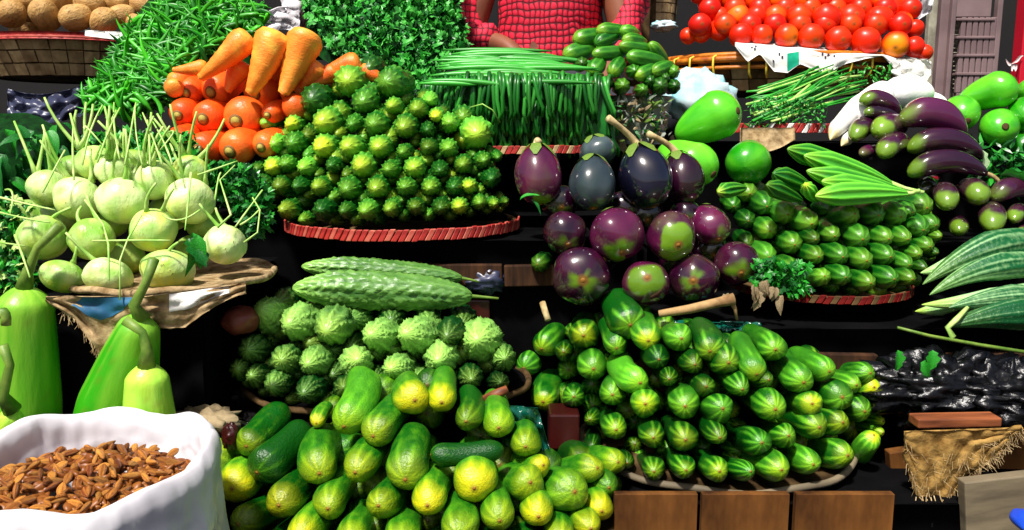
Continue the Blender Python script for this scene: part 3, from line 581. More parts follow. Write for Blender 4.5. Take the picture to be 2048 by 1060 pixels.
squash(1994, 260, 37, 1985, 250, 1.74, .09, 'round green squash in the middle of the right-hand heap', (.3, .5, .54), (2006, 255))
squash(2050, 232, 38, 2060, 225, 1.78, .09, 'green squash cut off by the right edge', (.2, .3, .5))
squash(2062, 180, 30, 2080, 180, 1.84, .09, 'small green squash at the very top right of its heap', (.2, .5, .5))
squash(2045, 300, 40, 2060, 300, 1.78, .09, 'shaded green squash lowest at the right edge', (.1, .0, .3))
# ================================================================== long aubergines
def longb(x, y, r, tx, ty, Y, dd, lab, cv, vi=0, spin=1.6, stemto=None):
    A = P(x, y, Y); B = P(tx, ty, Y+dd); R = pr(r, A); d = (B-A).normalized()
    o = veggie('brl', 'long_aubergine', A-d*R*.9, B+d*R*.9, R, 'g', lab, 'aubergine', 'long aubergines heaped at the right', vi=vi, cv=cv, spin=spin)
    if stemto: child_keep('stem', tube('stem', bez(B+d*R*.7, B+d*R*1.3, P(*stemto, Y+dd), 6), .004, M['dry']), o)
longb(1735, 204, 20, 1790, 228, 1.70, .02, 'topmost long aubergine lying against the white radish', (.9, .7, .5), 0)
longb(1738, 226, 13, 1790, 235, 1.68, .02, 'thin long aubergine just under the topmost one', (1.2, .3, .4), 1)
longb(1828, 240, 33, 1905, 262, 1.66, .0, 'thick glossy violet aubergine near the green squashes', (.5, .95, .6), 0)
longb(1764, 262, 27, 1800, 258, 1.64, .09, 'long aubergine with bright green end facing out', (2.0, .6, .62), 1)
longb(1714, 273, 22, 1750, 265, 1.66, .09, 'brownish long aubergine beside the radish tips', (1.6, .5, .5), 2)
longb(1838, 298, 27, 1945, 312, 1.62, .0, 'upper of two slender dark aubergines lying level', (1.3, .4, .42), 2)
longb(1772, 306, 24, 1808, 298, 1.60, .07, 'short aubergine with green end below the bright green ended one', (1.6, .6, .5), 0)
longb(1727, 308, 14, 1760, 305, 1.64, .08, 'small pinkish long aubergine at the left edge of its heap', (.2, 1.0, .7), 1)
longb(1838, 345, 26, 1952, 347, 1.56, .0, 'lower of two slender dark aubergines, with dry stalk', (1.3, .35, .4), 2, 1.6, (2000, 366))
longb(1893, 408, 26, 1880, 400, 1.50, .1, 'aubergine with green end beside the small gourd pile', (1.7, .5, .5), 0)
longb(1955, 393, 27, 1925, 385, 1.52, .09, 'aubergine with olive end below the slender ones', (1.9, .5, .48), 1)
longb(2000, 392, 23, 2060, 388, 1.54, .03, 'glossy purple aubergine at the right edge', (.3, .7, .5), 0)
longb(1918, 460, 20, 1912, 452, 1.47, .1, 'small green-ended aubergine lowest at the left of its heap', (1.9, .5, .45), 1)
longb(1984, 453, 27, 1975, 445, 1.48, .1, 'olive green-ended aubergine in the lowest row', (1.9, .5, .48), 2)
longb(2029, 438, 18, 2040, 430, 1.49, .1, 'small aubergine end by the right edge', (2.0, .7, .55), 0)
longb(2042, 472, 16, 2070, 462, 1.46, .1, 'lime aubergine end cut by the right edge', (2.4, .9, .6), 1)
longb(1850, 380, 22, 1870, 372, 1.58, .1, 'dark aubergine hidden behind the stalks of the ridged gourds', (.2, .1, .25), 1)
# ================================================================== radishes
for (x, y, r, tx, ty, Y, lab, cv) in (
    (1690, 232, 32, 1760, 185, 1.74, 'large white radish with tan tip, left of the aubergines', (.3, .6, .52)),
    (1790, 195, 32, 1845, 190, 1.80, 'white radish behind the topmost aubergine', (.1, .9, .55)),
    (1835, 205, 24, 1880, 215, 1.84, 'short white radish beside the green squashes', (.1, .9, .55)),
    (1672, 268, 17, 1705, 235, 1.68, 'slim tan radish pointing down left', (1.6, .4, .42)),
    (1690, 285, 12, 1715, 262, 1.67, 'small tan radish tip under the slim one', (1.8, .4, .42))):
    A = P(x, y, Y); B = P(tx, ty, Y+.03); R = pr(r, A); d = (B-A).normalized()
    veggie('rad', 'white_radish', A-d*R*1.3, B+d*R*.8, R, 'p', lab, 'radish', 'radishes', cv=cv)
# ================================================================== H: small striped gourds
H_rows = [
 [(1497, 386, 21, 'g'), (1466, 411, 19, 'g'), (1531, 411, 22, 'g'), (1572, 427, 24, 'l'), (1700, 430, 22, 'l', 1668, 438), (1750, 429, 25, 'g'), (1795, 431, 24, 'l'), (1820, 423, 17, 'g'), (1846, 413, 25, 'g'), (1618, 445, 24, 'l')],
 [(1495, 441, 19, 'd'), (1537, 460, 21, 'y'), (1586, 488, 22, 'g'), (1665, 470, 20, 'g'), (1720, 476, 25, 'g'), (1771, 476, 21, 'g'), (1809, 476, 20, 'g'), (1840, 457, 24, 'g'), (1864, 449, 21, 'g'), (1876, 472, 14, 'g'), (1628, 478, 17, 'd')],
 [(1493, 486, 18, 'd'), (1535, 512, 22, 'l'), (1633, 512, 20, 'g'), (1681, 512, 22, 'g'), (1728, 520, 23, 'g'), (1775, 512, 21, 'g'), (1813, 528, 19, 'g'), (1833, 508, 17, 'g'), (1854, 492, 19, 'g'), (1870, 505, 13, 'd')],
 [(1584, 537, 21, 'g'), (1645, 553, 19, 'l', 1625, 558), (1687, 553, 21, 'g'), (1736, 565, 21, 'g'), (1781, 557, 23, 'g'), (1819, 557, 19, 'm'), (1846, 535, 15, 'd')]]
dH = lambda x, y: 1.31+.16*max(0, (580-y)/200)+.08*((x-1690)/200)**2
TH = P(1690, 588, 1.30)
pile('tin', 'small_striped_gourd', H_rows, dH, .09, TH.x, 'small striped gourd', 'the right tray pile', 'small striped gourds stacked on the right tray', 'gourd', grow=1.02, dz=.1, back=.05)
woven_tray(TH.x+.02, TH.y+.17, TH.z-.018, .15, .012, 44, 'dark woven tray with dim red rim under the small striped gourds', 'dimred', 'canedark')
for (x, y, r, tx, ty, lab, cv) in (
    (1592, 303, 21, 1700, 335, 'rearmost ridged gourd of the fan on top', (.3, .35, .5)),
    (1628, 318, 24, 1760, 362, 'second ridged gourd from the back of the fan', (.4, .6, .55)),
    (1632, 346, 22, 1780, 378, 'middle ridged gourd of the fan', (.4, .6, .55)),
    (1662, 366, 22, 1785, 386, 'ridged gourd second from the front of the fan', (.4, .7, .55)),
    (1652, 392, 24, 1790, 388, 'front ridged gourd of the fan, nearest the small gourds', (.4, .75, .55)),
    (1560, 352, 20, 1610, 372, 'dark ridged gourd lying left of the fan', (.1, .3, .35)),
    (1545, 375, 18, 1590, 395, 'short dark ridged gourd below the left one', (.1, .25, .35)),
    (1446, 383, 16, 1480, 378, 'small olive ridged gourd end beside the aubergines', (.9, .4, .45)),
    (1615, 375, 15, 1630, 395, 'tiny lime ridged gourd beside the fan', (1.0, .9, .55))):
    Y = 1.46-.0008*(y-300); A = P(x, y, Y); B = P(tx, ty, Y+.03); R = pr(r, A); d = (B-A).normalized()
    o = veggie('ridge', 'ridged_gourd', A-d*R, B+d*R*1.2, R, 'g', lab, 'ridged gourd', 'ridged gourds', cv=cv, spin=.3)
    if x > 1580 and tx > 1650: child_keep('stem', tube('stem', bez(B+d*R*.9, B+d*R*2, P(1835+rnd(-8, 20), 384+rnd(-6, 6), Y+.02), 5), .0035, M['stem']), o)
# ================================================================== streaked gourds, far right
for (x, y, r, tx, ty, Y, lab, cv, vi) in (
    (1858, 540, 20, 1960, 505, 1.36, 'pale blunt streaked gourd, rearmost at the left', (.4, 1.2, .55), 2),
    (1880, 560, 34, 2110, 500, 1.33, 'dark streaked gourd arching at the back', (.2, .5, .5), 0),
    (1890, 585, 30, 2130, 545, 1.30, 'dark streaked gourd in the middle of the fan', (.2, .45, .5), 0),
    (1868, 606, 24, 2120, 572, 1.27, 'pale lime gourd across the streaked ones', (.7, 1.1, .55), 2),
    (1842, 620, 15, 1930, 600, 1.28, 'small lime gourd tip pointing left', (.8, 1.0, .52), 2),
    (1925, 615, 28, 2130, 610, 1.25, 'dark streaked gourd below the pale lime one', (.1, .5, .48), 1),
    (1930, 652, 36, 2140, 640, 1.24, 'lowest dark green gourd at the right edge', (.1, .15, .42), 1),
    (1925, 640, 30, 2110, 590, 1.31, 'shaded gourd filling the back of the fan', (.1, .2, .4), 1)):
    A = P(x, y, Y); B = P(tx, ty, Y+.05); R = pr(r, A); d = (B-A).normalized()
    veggie('snake', 'streaked_gourd', A-d*R*1.2, B+d*R*.3, R, 'g', lab, 'streaked gourd', 'streaked gourds fanned out at the right', cv=cv, vi=vi, spin=rnd(-.3, .3)+PI/2)
o = link('tendril', tube('tendril', [P(1935, 615, 1.24), P(1912, 640, 1.22), P(1895, 655, 1.22), P(1905, 672, 1.22), P(1900, 682, 1.22)], [.003, .0045, .004, .005, .003], M['stem'])); tag(o, 'curled pale stalk hanging below the streaked gourds', 'stalk')
o = link('stick', tube('stick', [P(1795, 655, 1.20), P(1860, 672, 1.2), P(1960, 690, 1.2), P(2100, 712, 1.2)], [.0022, .0028, .003, .003], M['darkstem'])); tag(o, 'thin straight stick under the streaked gourds', 'stick')
# ================================================================== kohlrabi
K_rows = [
 [(189, 325, 36, 'l'), (226, 342, 34, 'p'), (306, 360, 42, 'p'), (381, 343, 35, 'l')],
 [(95, 376, 38, 'p'), (155, 397, 45, 'p'), (245, 402, 49, 'p'), (380, 402, 48, 'p')],
 [(85, 475, 47, 'g'), (184, 478, 44, 'g'), (306, 460, 46, 'l'), (449, 489, 42, 'p')],
 [(125, 553, 42, 'l'), (215, 553, 48, 'p'), (336, 541, 53, 'l')]]
KA = {'l': 'yellow-green', 'p': 'pale', 'g': 'dusky green'}
KC = {'l': (.8, .4, .5), 'p': (.35, .75, .54), 'g': (.3, .25, .47)}
for ri, row in enumerate(K_rows):
    for ci, (x, y, r, cc) in enumerate(row):
        Y = 1.16+.13*(553-y)/220+.03*((x-260)/200)**2
        Cn = P(x, y, Y); R = pr(r, Cn); tilt = Vector((rnd(-.3, .3), rnd(-.55, -.1) if ri else rnd(-.1, .3), -1)).normalized()
        sq = .92 if ri < 3 else .74
        o = veggie('kohl', 'kohlrabi', Cn+tilt*R*sq*1.02, Cn-tilt*R*sq*1.02, R, cc, f'{KA[cc]} kohlrabi, {where(ci, len(row))} in the {rowname(ri, 4)} of the left heap', 'kohlrabi', 'kohlrabi heaped at the left', vi=ri*3+ci, cv=KC[cc])
        ns = (5, 4, 2, 1)[ri]
        for k in range(ns):
            a = rnd(0, 2*PI); b0 = Cn - tilt*R*sq*.85 + Vector((math.cos(a), math.sin(a)*.8-.3, 0))*R*.45
            up = rnd(.05, .085) if ri < 2 else rnd(.02, .05)
            e = b0 + Vector((rnd(-.035, .035)+.2*math.cos(a)*up, rnd(-.02, .02), up))
            child_keep('leaf_stalk', tube('leaf_stalk', bez(b0, (b0+e)/2+Vector((rnd(-.012, .012), -.005, 0)), e, 6), [.0055, .0031, .0026, .0023, .0021, .0016], M['stem'], 6), o)
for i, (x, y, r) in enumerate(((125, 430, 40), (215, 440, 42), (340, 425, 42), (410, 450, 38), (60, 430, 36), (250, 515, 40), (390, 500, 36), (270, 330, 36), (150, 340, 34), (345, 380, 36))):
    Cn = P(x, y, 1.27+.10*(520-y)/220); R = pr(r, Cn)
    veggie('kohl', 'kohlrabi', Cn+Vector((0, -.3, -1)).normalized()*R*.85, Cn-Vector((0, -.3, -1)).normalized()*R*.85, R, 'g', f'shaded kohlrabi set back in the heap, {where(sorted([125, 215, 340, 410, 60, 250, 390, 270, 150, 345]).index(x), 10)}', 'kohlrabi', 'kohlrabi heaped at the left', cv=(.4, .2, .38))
# loose stalks crossing the heap (pixel runs along the front of the heap)
STK = [[(170, 400), (207, 450), (217, 490), (218, 560)], [(185, 482), (270, 480), (340, 481)], [(283, 430), (255, 480), (240, 520), (240, 600)], [(435, 455), (462, 430), (440, 360), (470, 330)], [(382, 345), (375, 420), (370, 460)],
       [(148, 360), (144, 300), (146, 255)], [(85, 385), (110, 335), (130, 300)], [(0, 395), (60, 410), (110, 420)], [(0, 485), (50, 492)], [(30, 470), (45, 510), (60, 555)], [(395, 350), (440, 335), (475, 322)], [(400, 420), (355, 455), (325, 430)],
       [(470, 455), (495, 420), (525, 380)], [(480, 450), (500, 440), (518, 420)], [(488, 485), (515, 465), (520, 420), (505, 395)], [(195, 325), (215, 260), (240, 215)], [(240, 320), (225, 260), (228, 205)], [(250, 330), (262, 260), (272, 205)], [(325, 330), (305, 270), (285, 225)], [(285, 330), (268, 270), (270, 212)],
       [(170, 260), (160, 235), (205, 290)], [(345, 330), (330, 280), (300, 235)], [(165, 330), (175, 260), (205, 210)], [(300, 330), (300, 280), (295, 240)], [(430, 400), (436, 350), (442, 345)], [(0, 425), (60, 440), (100, 445)], [(10, 380), (35, 370), (20, 430)], [(335, 265), (365, 250), (320, 300)]]
for i, run in enumerate(STK):
    y0 = run[0][1]; pts = []
    for (x, y) in run: pts.append(P(x, y, 1.09+.16*(560-min(y, 560))/300+(0 if y > 200 else 0)))
    if len(pts) == 3: pts = bez(*pts, 8)
    o = link('leaf_stalk', tube('leaf_stalk', pts, [rnd(.0012, .0021)*(1-.35*k/len(pts)) for k in range(len(pts))], M['stem'], 6)); k_ = sorted(range(len(STK)), key=lambda q: STK[q][0][0]).index(i); tag(o, f'loose pale green stalk across the kohlrabi, {where(k_, len(STK))}', 'stalk', 'loose kohlrabi stalks')
# ---- leaf generator
def leaf_mesh(name, L, Wd, curl, mat, lobes=0, n=8):
    V, Fc = [], []
    for i in range(n+1):
        t = i/n; w = Wd*math.sin(PI*min(1, t**.8))**.8*(1+.25*math.sin(t*lobes*PI*2) if lobes else 1); z = -curl*t*t*L
        for s in (-1, -.45, 0, .45, 1):
            V.append((w*s/2, t*L, z+abs(s)*w*.22+.04*L*nz(s*2, t*5, L*50)))
    for i in range(n):
        for j in range(4): a = i*5+j; Fc.append((a, a+1, a+6, a+5))
    return mesh(name, V, Fc, mat)
LV = {k: [leaf_mesh('leaf', 1, w, c, M[m], lb) for (w, c, lb) in ((.5, .5, 0), (.4, .8, 2), (.6, .3, 3))] for k, m in (('g', 'leaf'), ('d', 'leafdark'), ('p', 'white_leaf'), ('t', 'teal'), ('y', 'dryleaf'))}
def leaf(p, k, size, d=None, label=None, group=None, parent=None, name='leaf', cat='leaf'):
    o = link(name, random.choice(LV[k])); o.location = p
    d = Vector(d) if d else Vector((rnd(-1, 1), rnd(-1, .2), rnd(-.6, .6)))
    o.rotation_mode = 'QUATERNION'; o.rotation_quaternion = d.to_track_quat('Y', 'Z') @ Quaternion((0, 1, 0), rnd(-.8, .8)); o.scale = (size,)*3
    if label: tag(o, label, cat, group)
    return o
leaf(P(385, 465, 1.13), 'g', .05, (.4, -.4, -.9), 'crumpled bright green leaf hanging beside the right-hand kohlrabi')
leaf(P(395, 470, 1.12), 'g', .045, (.1, -.3, -1), 'second green leaf tucked under the crumpled one'); leaf(P(375, 478, 1.12), 'd', .045, (.8, -.3, -.8), 'dark leaf under the crumpled bright one')
def foliage(name, n, polyfn, dfn, size, mats, label, cat, spread=1.0, norm=(0, -1, .6), lobed=True):
    "many small lobed leaves scattered through a heap: one uncountable mass"
    V, Fc = [], []
    for _ in range(n):
        x, y = polyfn(); Y = dfn(x, y)+abs(random.gauss(0, .025))*spread; p = P(x, y, Y); s = size*rnd(.55, 1.6)
        nn = Vector((rnd(-1, 1), rnd(-1, .3), rnd(-.4, 1.2))).normalized(); u = nn.orthogonal().normalized(); u.rotate(Quaternion(nn, rnd(0, 6.28))); w = nn.cross(u); o = len(V)
        if lobed:
            pts = [(0, -.1), (.25, .15), (.7, .1), (.75, .45), (.45, .55), (.5, .95), (.12, .9), (0, 1.15), (-.12, .9), (-.5, .95), (-.45, .55), (-.75, .45), (-.7, .1), (-.25, .15)]
        else: pts = [(0, 0), (.25, .4), (.22, .8), (0, 1.2), (-.22, .8), (-.25, .4)]
        V.append(p+(w*.45+nn*.12)*s)
        for (a, b) in pts: V.append(p+u*a*s*.8+w*b*s+nn*(-.18*abs(a)+rnd(-.05, .05))*s)
        m = len(pts)
        for k in range(m): Fc.append((o, o+1+k, o+1+(k+1) % m))
    me = mesh(name, V, Fc, mats[0], False)
    for q in mats[1:]: me.materials.append(q)
    me.polygons.foreach_set('material_index', [hash((i//14)*7919) % len(mats) for i in range(len(me.polygons))])
    o = link(name, me); tag(o, label, cat, None, 'stuff'); return o
def inpoly(poly):
    xs = [p[0] for p in poly]; ys = [p[1] for p in poly]
    def f():
        while True:
            x, y = rnd(min(xs), max(xs)), rnd(min(ys), max(ys)); c = False; j = len(poly)-1
            for i in range(len(poly)):
                (xi, yi), (xj, yj) = poly[i], poly[j]
                if (yi > y) != (yj > y) and x < (xj-xi)*(y-yi)/(yj-yi)+xi: c = not c
                j = i
            if c: return x, y
    return f
def mound(name, poly_x0, x1, ytop_fn, ybot, dfn, off, mat, nu=30, nv=10, parent=None):
    "solid bed under a heap"
    def f(u, v):
        x = poly_x0+(x1-poly_x0)*u; y = ytop_fn(x)*(1-v)+ybot*v; e = min(1, min(u, 1-u)*6, min(v, 1-v)*6+.3)
        return P(x+6*nz(u*9, v*5), y, dfn(x, y)+off+.06*(1-e)+.02*nz(u*12, v*8))
    return sheet(name, f, nu, nv, mat, .03)
# coriander heap
dCo = lambda x, y: 2.02-.0012*(y)+.0000035*(x-770)**2
ytop = lambda x: -60 if 640 < x < 900 else (-60+ (640-x)*1.2 if x <= 640 else -60+(x-900)*2)
foliage('coriander', 6500, inpoly([(600, -70), (920, -70), (915, 20), (935, 90), (900, 115), (880, 150), (900, 190), (860, 185), (800, 130), (720, 115), (670, 100), (640, 60), (612, 20)]), dCo, .0165, [M['coriander'], M['leafdark'], M['coriander'], M['leaf'], M['shade']], 'bushy heap of fresh green coriander leaves behind the carrots', 'coriander', 1.3)  # one leaf tone in the mix is the painted shade green
o = link('coriander_shade_bed', mound('coriander_shade_bed', 632, 905, lambda x: -70, 120, dCo, .09, M['shade'])); tag(o, 'bed inside the coriander heap, coloured dark green as shade', 'coriander', None, 'stuff')
# leafy greens beside the kohlrabi
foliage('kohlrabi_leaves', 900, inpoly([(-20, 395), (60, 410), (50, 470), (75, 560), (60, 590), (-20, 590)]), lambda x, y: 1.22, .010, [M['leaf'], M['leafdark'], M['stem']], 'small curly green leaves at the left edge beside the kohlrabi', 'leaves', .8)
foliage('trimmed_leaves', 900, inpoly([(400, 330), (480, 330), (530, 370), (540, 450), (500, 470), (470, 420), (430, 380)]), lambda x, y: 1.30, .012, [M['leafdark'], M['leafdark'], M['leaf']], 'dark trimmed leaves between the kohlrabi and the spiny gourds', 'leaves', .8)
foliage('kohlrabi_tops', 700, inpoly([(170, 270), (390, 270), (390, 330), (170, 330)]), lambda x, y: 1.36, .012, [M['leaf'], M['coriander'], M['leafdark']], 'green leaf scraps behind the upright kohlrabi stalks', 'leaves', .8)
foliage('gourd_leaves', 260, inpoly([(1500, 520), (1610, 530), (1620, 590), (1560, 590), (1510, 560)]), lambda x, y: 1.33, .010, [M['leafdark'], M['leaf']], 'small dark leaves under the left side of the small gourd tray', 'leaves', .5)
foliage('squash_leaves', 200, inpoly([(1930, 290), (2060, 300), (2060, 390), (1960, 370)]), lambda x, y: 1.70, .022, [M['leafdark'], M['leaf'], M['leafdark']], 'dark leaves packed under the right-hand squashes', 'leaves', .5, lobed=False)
leaf(P(1965, 300, 1.60), 'p', .06, (.1, -.2, -1), 'pale blue-green leaf hanging between squashes and aubergines')
leaf(P(2000, 350, 1.55), 'g', .07, (1, -.1, .1), 'wide green leaf at the right edge under the squashes')
# ================================================================== chillies
CH = []
for v in range(4):
    b = (1.6, 3.0, -2.2, .6)[v]
    CH.append(lathe('green_chilli', lambda t: (.22 if t < .10 else .75 if t < .13 else 1.0*(1-((t-.13)/.87)**2.2)**.8) if t < .99 else .05, M['chi'], 7, 9, None, lambda t, b=b: b*4*t*(1-t), lambda th, t: (0, .4 if t > .12 else 1, 0), [0, .09, .13, .2, .35, .5, .65, .8, .92, 1]))
dCh = lambda x, y: 1.98-.0016*y+.000002*(x-360)**2
cpoly = inpoly([(330, -30), (470, -30), (520, 30), (515, 70), (440, 75), (400, 120), (345, 135), (335, 190), (300, 215), (215, 215), (160, 205), (205, 165), (240, 90), (275, 50), (320, 10)])
def chilli(x, y, i):
    p = P(x, y, dCh(x, y)-rnd(0, .02)+.02*nz(x*.02, y*.03)); a = random.gauss(2.4, 1.1); d = Vector((math.cos(a), rnd(-.5, .3), math.sin(a)*.8)).normalized()
    L_ = rnd(.055, .10); o = link('green_chilli', CH[i % 4]); frame(o, p-d*L_/2, p+d*L_/2, rnd(.0045, .0066), rnd(0, 6.28))
    o.color = (.1, rnd(.0, 1.1), rnd(.3, .68), 1); return o
for i in range(300):
    x, y = cpoly(); tag(chilli(x, y, i), f'green chilli lying {"high" if y < 40 else "halfway up" if y < 110 else "low"} on the {"left slope" if x < 300-.3*(y-60)+40 else "right side"} of the chilli heap', 'chilli', 'green chillies in the heap')
V, Fc = [], []
for i in range(1300):
    x, y = cpoly(); p = P(x, y, dCh(x, y)+rnd(.0, .03)); a = random.gauss(2.5, .9); d = Vector((math.cos(a), rnd(-.5, .4), math.sin(a)*.8)).normalized()
    L_ = rnd(.04, .075); R_ = rnd(.0035, .005); q = d.to_track_quat('Z', 'Y') @ Quaternion((0, 0, 1), rnd(0, 6.28)); o_ = len(V); me = CH[i % 4]
    for v_ in me.vertices: V.append(p+q @ Vector((v_.co.x*R_, v_.co.y*R_, (v_.co.z-.5)*L_)))
    for f_ in me.polygons: Fc.append(tuple(k+o_ for k in f_.vertices))
o = link('chilli_heap', mesh('chilli_heap', V, Fc, M['chi'], True, [(0, .35, 0)]*len(V))); o.color = (.1, .4, .45, 1); tag(o, 'deeper layer of green chillies under the loose ones', 'chillies', None, 'stuff')
o = link('chilli_bed', mound('chilli_bed', 225, 500, lambda x: max(-25, 190-(x-190)*1.35), 200, dCh, .07, M['shade'])); tag(o, 'inside of the chilli heap, coloured dark green as shade', 'chillies', None, 'stuff')
# sprigs at the left edge
for i in range(34):
    x, y = rnd(-10, 125), rnd(245, 370); k = random.choice('gdd')
    leaf(P(x, y, 1.45+rnd(0, .06)), k, rnd(.03, .06), (rnd(-.4, .9), rnd(-.5, .1), rnd(-1, .1)), 'pointed dark green leaf in the clump at the left edge', 'pointed leaves at the left edge')
o = link('leaf_shade_bed', mound('leaf_shade_bed', -40, 125, lambda x: 255 + max(0, x-60)*.6, 400, lambda x, y: 1.52, .04, M['shade'], 12, 6)); tag(o, 'bed under the left edge leaves above the kohlrabi, coloured as shade', 'leaves', None, 'stuff')
# ================================================================== carrots
def carrot(x, y, r, lab, cv=(.35, .45, .5), tx=None, ty=None, Y=None, L=.16, dd=None, vi=None, kids=True):
    Y = Y or 1.55+.0007*(300-y); A = P(x, y, Y); R = pr(r, A)
    if tx is None: d = Vector((.22+rnd(-.08, .08), 1, .26+rnd(-.05, .05))).normalized(); A2, B2 = A-d*.012, A+d*L
    else: B = P(tx, ty, Y+(dd or 0)); d = (B-A).normalized(); A2, B2 = A-d*R*.9, B
    return veggie('car', 'carrot', A2, B2, R, 'g', lab, 'carrot', 'carrots stacked behind the spiny gourds', cv=cv, vi=vi, kids=kids)
crows = [[(378, 184, 25), (428, 182, 30), (514, 186, 33), (586, 188, 31)], [(362, 228, 27), (412, 236, 31), (477, 240, 35), (540, 228, 20)], [(355, 290, 28), (402, 297, 31), (466, 300, 33), (528, 292, 26)]]
for ri, row in enumerate(crows):
    for ci, (x, y, r) in enumerate(row): carrot(x, y, r*1.12, f'cut carrot end, {where(ci, 4)} in the {("top", "middle", "bottom")[ri]} row of the carrot stack', (.16, .45+.1*(ri == 0), .52))
carrot(480, 85, 28, 'pale orange carrot lying on top, pointing down left', (.8, .9, .56), 398, 158, 1.60, dd=-.01, kids=False)
carrot(540, 92, 37, 'broad pale carrot lying on top in the middle', (.9, 1., .56), 500, 190, 1.60, dd=-.02, kids=False)
carrot(606, 92, 37, 'broad carrot lying on top at the right', (.9, 1., .56), 566, 190, 1.60, dd=-.02, kids=False)
carrot(480, 145, 25, 'short carrot between the two left lying ones', (.6, .7, .55), 455, 185, 1.63, dd=-.01, kids=False)
carrot(560, 140, 26, 'carrot tucked between the two broad ones', (.5, .5, .5), 540, 180, 1.65, dd=.0, kids=False)
carrot(400, 135, 16, 'thin carrot lying level at the upper left of the stack', (.8, .8, .55), 345, 140, 1.60, kids=False)
carrot(350, 175, 20, 'carrot at the left end of the top row, in side view', (.6, .6, .5), 355, 155, 1.62, dd=.06, kids=False)
carrot(360, 165, 22, 'carrot leaning at the upper left corner', (.6, .6, .5), 400, 140, 1.64, dd=.03, kids=False)
carrot(630, 145, 24, 'carrot right of the broad lying ones', (.6, .7, .55), 600, 178, 1.62, dd=.0, kids=False)
carrot(700, 132, 25, 'orange carrot peeping above the spiny gourds', (.4, .5, .52), 640, 150, 1.63, dd=.0, kids=False)
carrot(735, 145, 18, 'carrot at the right end sloping behind the gourds', (.5, .5, .52), 775, 165, 1.64, dd=.0, kids=False)
carrot(660, 150, 20, 'carrot under the peeping one', (.5, .4, .48), 620, 175, 1.62, dd=.0, kids=False)
carrot(590, 215, 26, 'carrot just showing left above the gourds', (.3, .4, .45), 590, 200, 1.6, dd=.1, kids=False)
# ================================================================== yard-long beans
def bean_mesh(v):
    "from back to front over the top, then down the front: a long bean bent at the edge"
    return None
bx0, bx1 = 845, 1222
BM = []
for v in range(5):
    pts = [Vector((0, .16, .012)), Vector((.002*v, .08, .012)), Vector((0, .02, .010)), Vector((0, -.002, .004)), Vector((.0015*math.sin(v*2), -.008, -.012)), Vector((.004*math.sin(v*3), -.010, -.035)), Vector((.005*math.cos(v*2), -.008, -.060)), Vector((.004*math.sin(v), -.004, -.078))]
    BM.append(tube('long_bean', pts, [.002, .004, .0044, .0044, .0044, .0042, .0038, .0028], M['bean'], 6))
    a = BM[-1].color_attributes.new('col', 'FLOAT_COLOR', 'POINT'); a.data.foreach_set('color', [c for i in range(len(BM[-1].vertices)) for c in (0, .2+.4*(i % 6 == 0), 0, 1)])
BG = 'long beans stacked in the middle at the back'
for tier in range(3):
    n = 52
    for i in range(n):
        x = bx0+18*tier*.3+(bx1-bx0)*(i+.5)/n+rnd(-2, 2); y = (158, 210, 250)[tier]+(.35*abs(x-1033)*.05)
        cur = .0000022*(x-1033)**2
        p = P(x, y+rnd(-6, 6), 1.64+(0, .015, .03)[2-tier]*-1+.03+cur)
        o = link('long_bean', BM[i*7 % 5], None, p); o.rotation_euler = (0, rnd(-.2, .2)+(x-1033)*-.0006, (x-1033)*-.0010+rnd(-.05, .05)); o.color = (.0, rnd(.1, .9), rnd(.28, .6), 1)
        o.scale = (1, 1, (1, .85, .75)[tier]*rnd(.9, 1.1))
        tag(o, f'long green bean bent over the stack front, {("upper", "middle", "lowest")[tier]} tier, {("left end", "left of centre", "centre", "right of centre", "right end")[i*5//n]}', 'bean', BG)
for i in range(46):
    y = 104+62*(i/46)+rnd(-3, 3); x = rnd(850, 1010)-(y-104)*.5+ (60-abs(y-135))*.3; Ln = rnd(110, 230)
    Y = 1.86-.0035*(y-104); a = P(x, y+rnd(-4, 8), Y); b = P(min(x+Ln, 1200), y+rnd(0, 16), Y-.01); m_ = (a+b)/2+Vector((0, 0, rnd(.002, .012)))
    me = tube('long_bean', bez(a, m_, b, 9), [.001, .0035, .005, .0056, .0056, .0056, .005, .0035, .001], M['bean'], 6)
    at = me.color_attributes.new('col', 'FLOAT_COLOR', 'POINT'); at.data.foreach_set('color', [c for i_ in range(len(me.vertices)) for c in (0, .4, 0, 1)])
    o = link('long_bean', me); o.color = (.0, rnd(.35, 1.0), rnd(.45, .6), 1); tag(o, 'long green bean lying level on top of the bean stack', 'bean', 'long beans lying on top')
cb = P(1033, 170, 1.72)
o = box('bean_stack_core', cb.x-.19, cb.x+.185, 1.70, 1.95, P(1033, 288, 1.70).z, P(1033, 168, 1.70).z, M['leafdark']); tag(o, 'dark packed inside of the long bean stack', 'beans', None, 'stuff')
wt = P(1045, 300, 1.66)
woven_tray(wt.x-.02, wt.y+.2, wt.z-.004, .215, .014, 60, 'red woven tray under the long bean stack')
o = link('curled_stalk', tube('curled_stalk', [P(940, 215, 1.60), P(965, 208, 1.58), P(985, 220, 1.58), P(1000, 245, 1.6)], .0012, M['stem'])); tag(o, 'thin curled pale stalk in front of the bean stack', 'stalk')
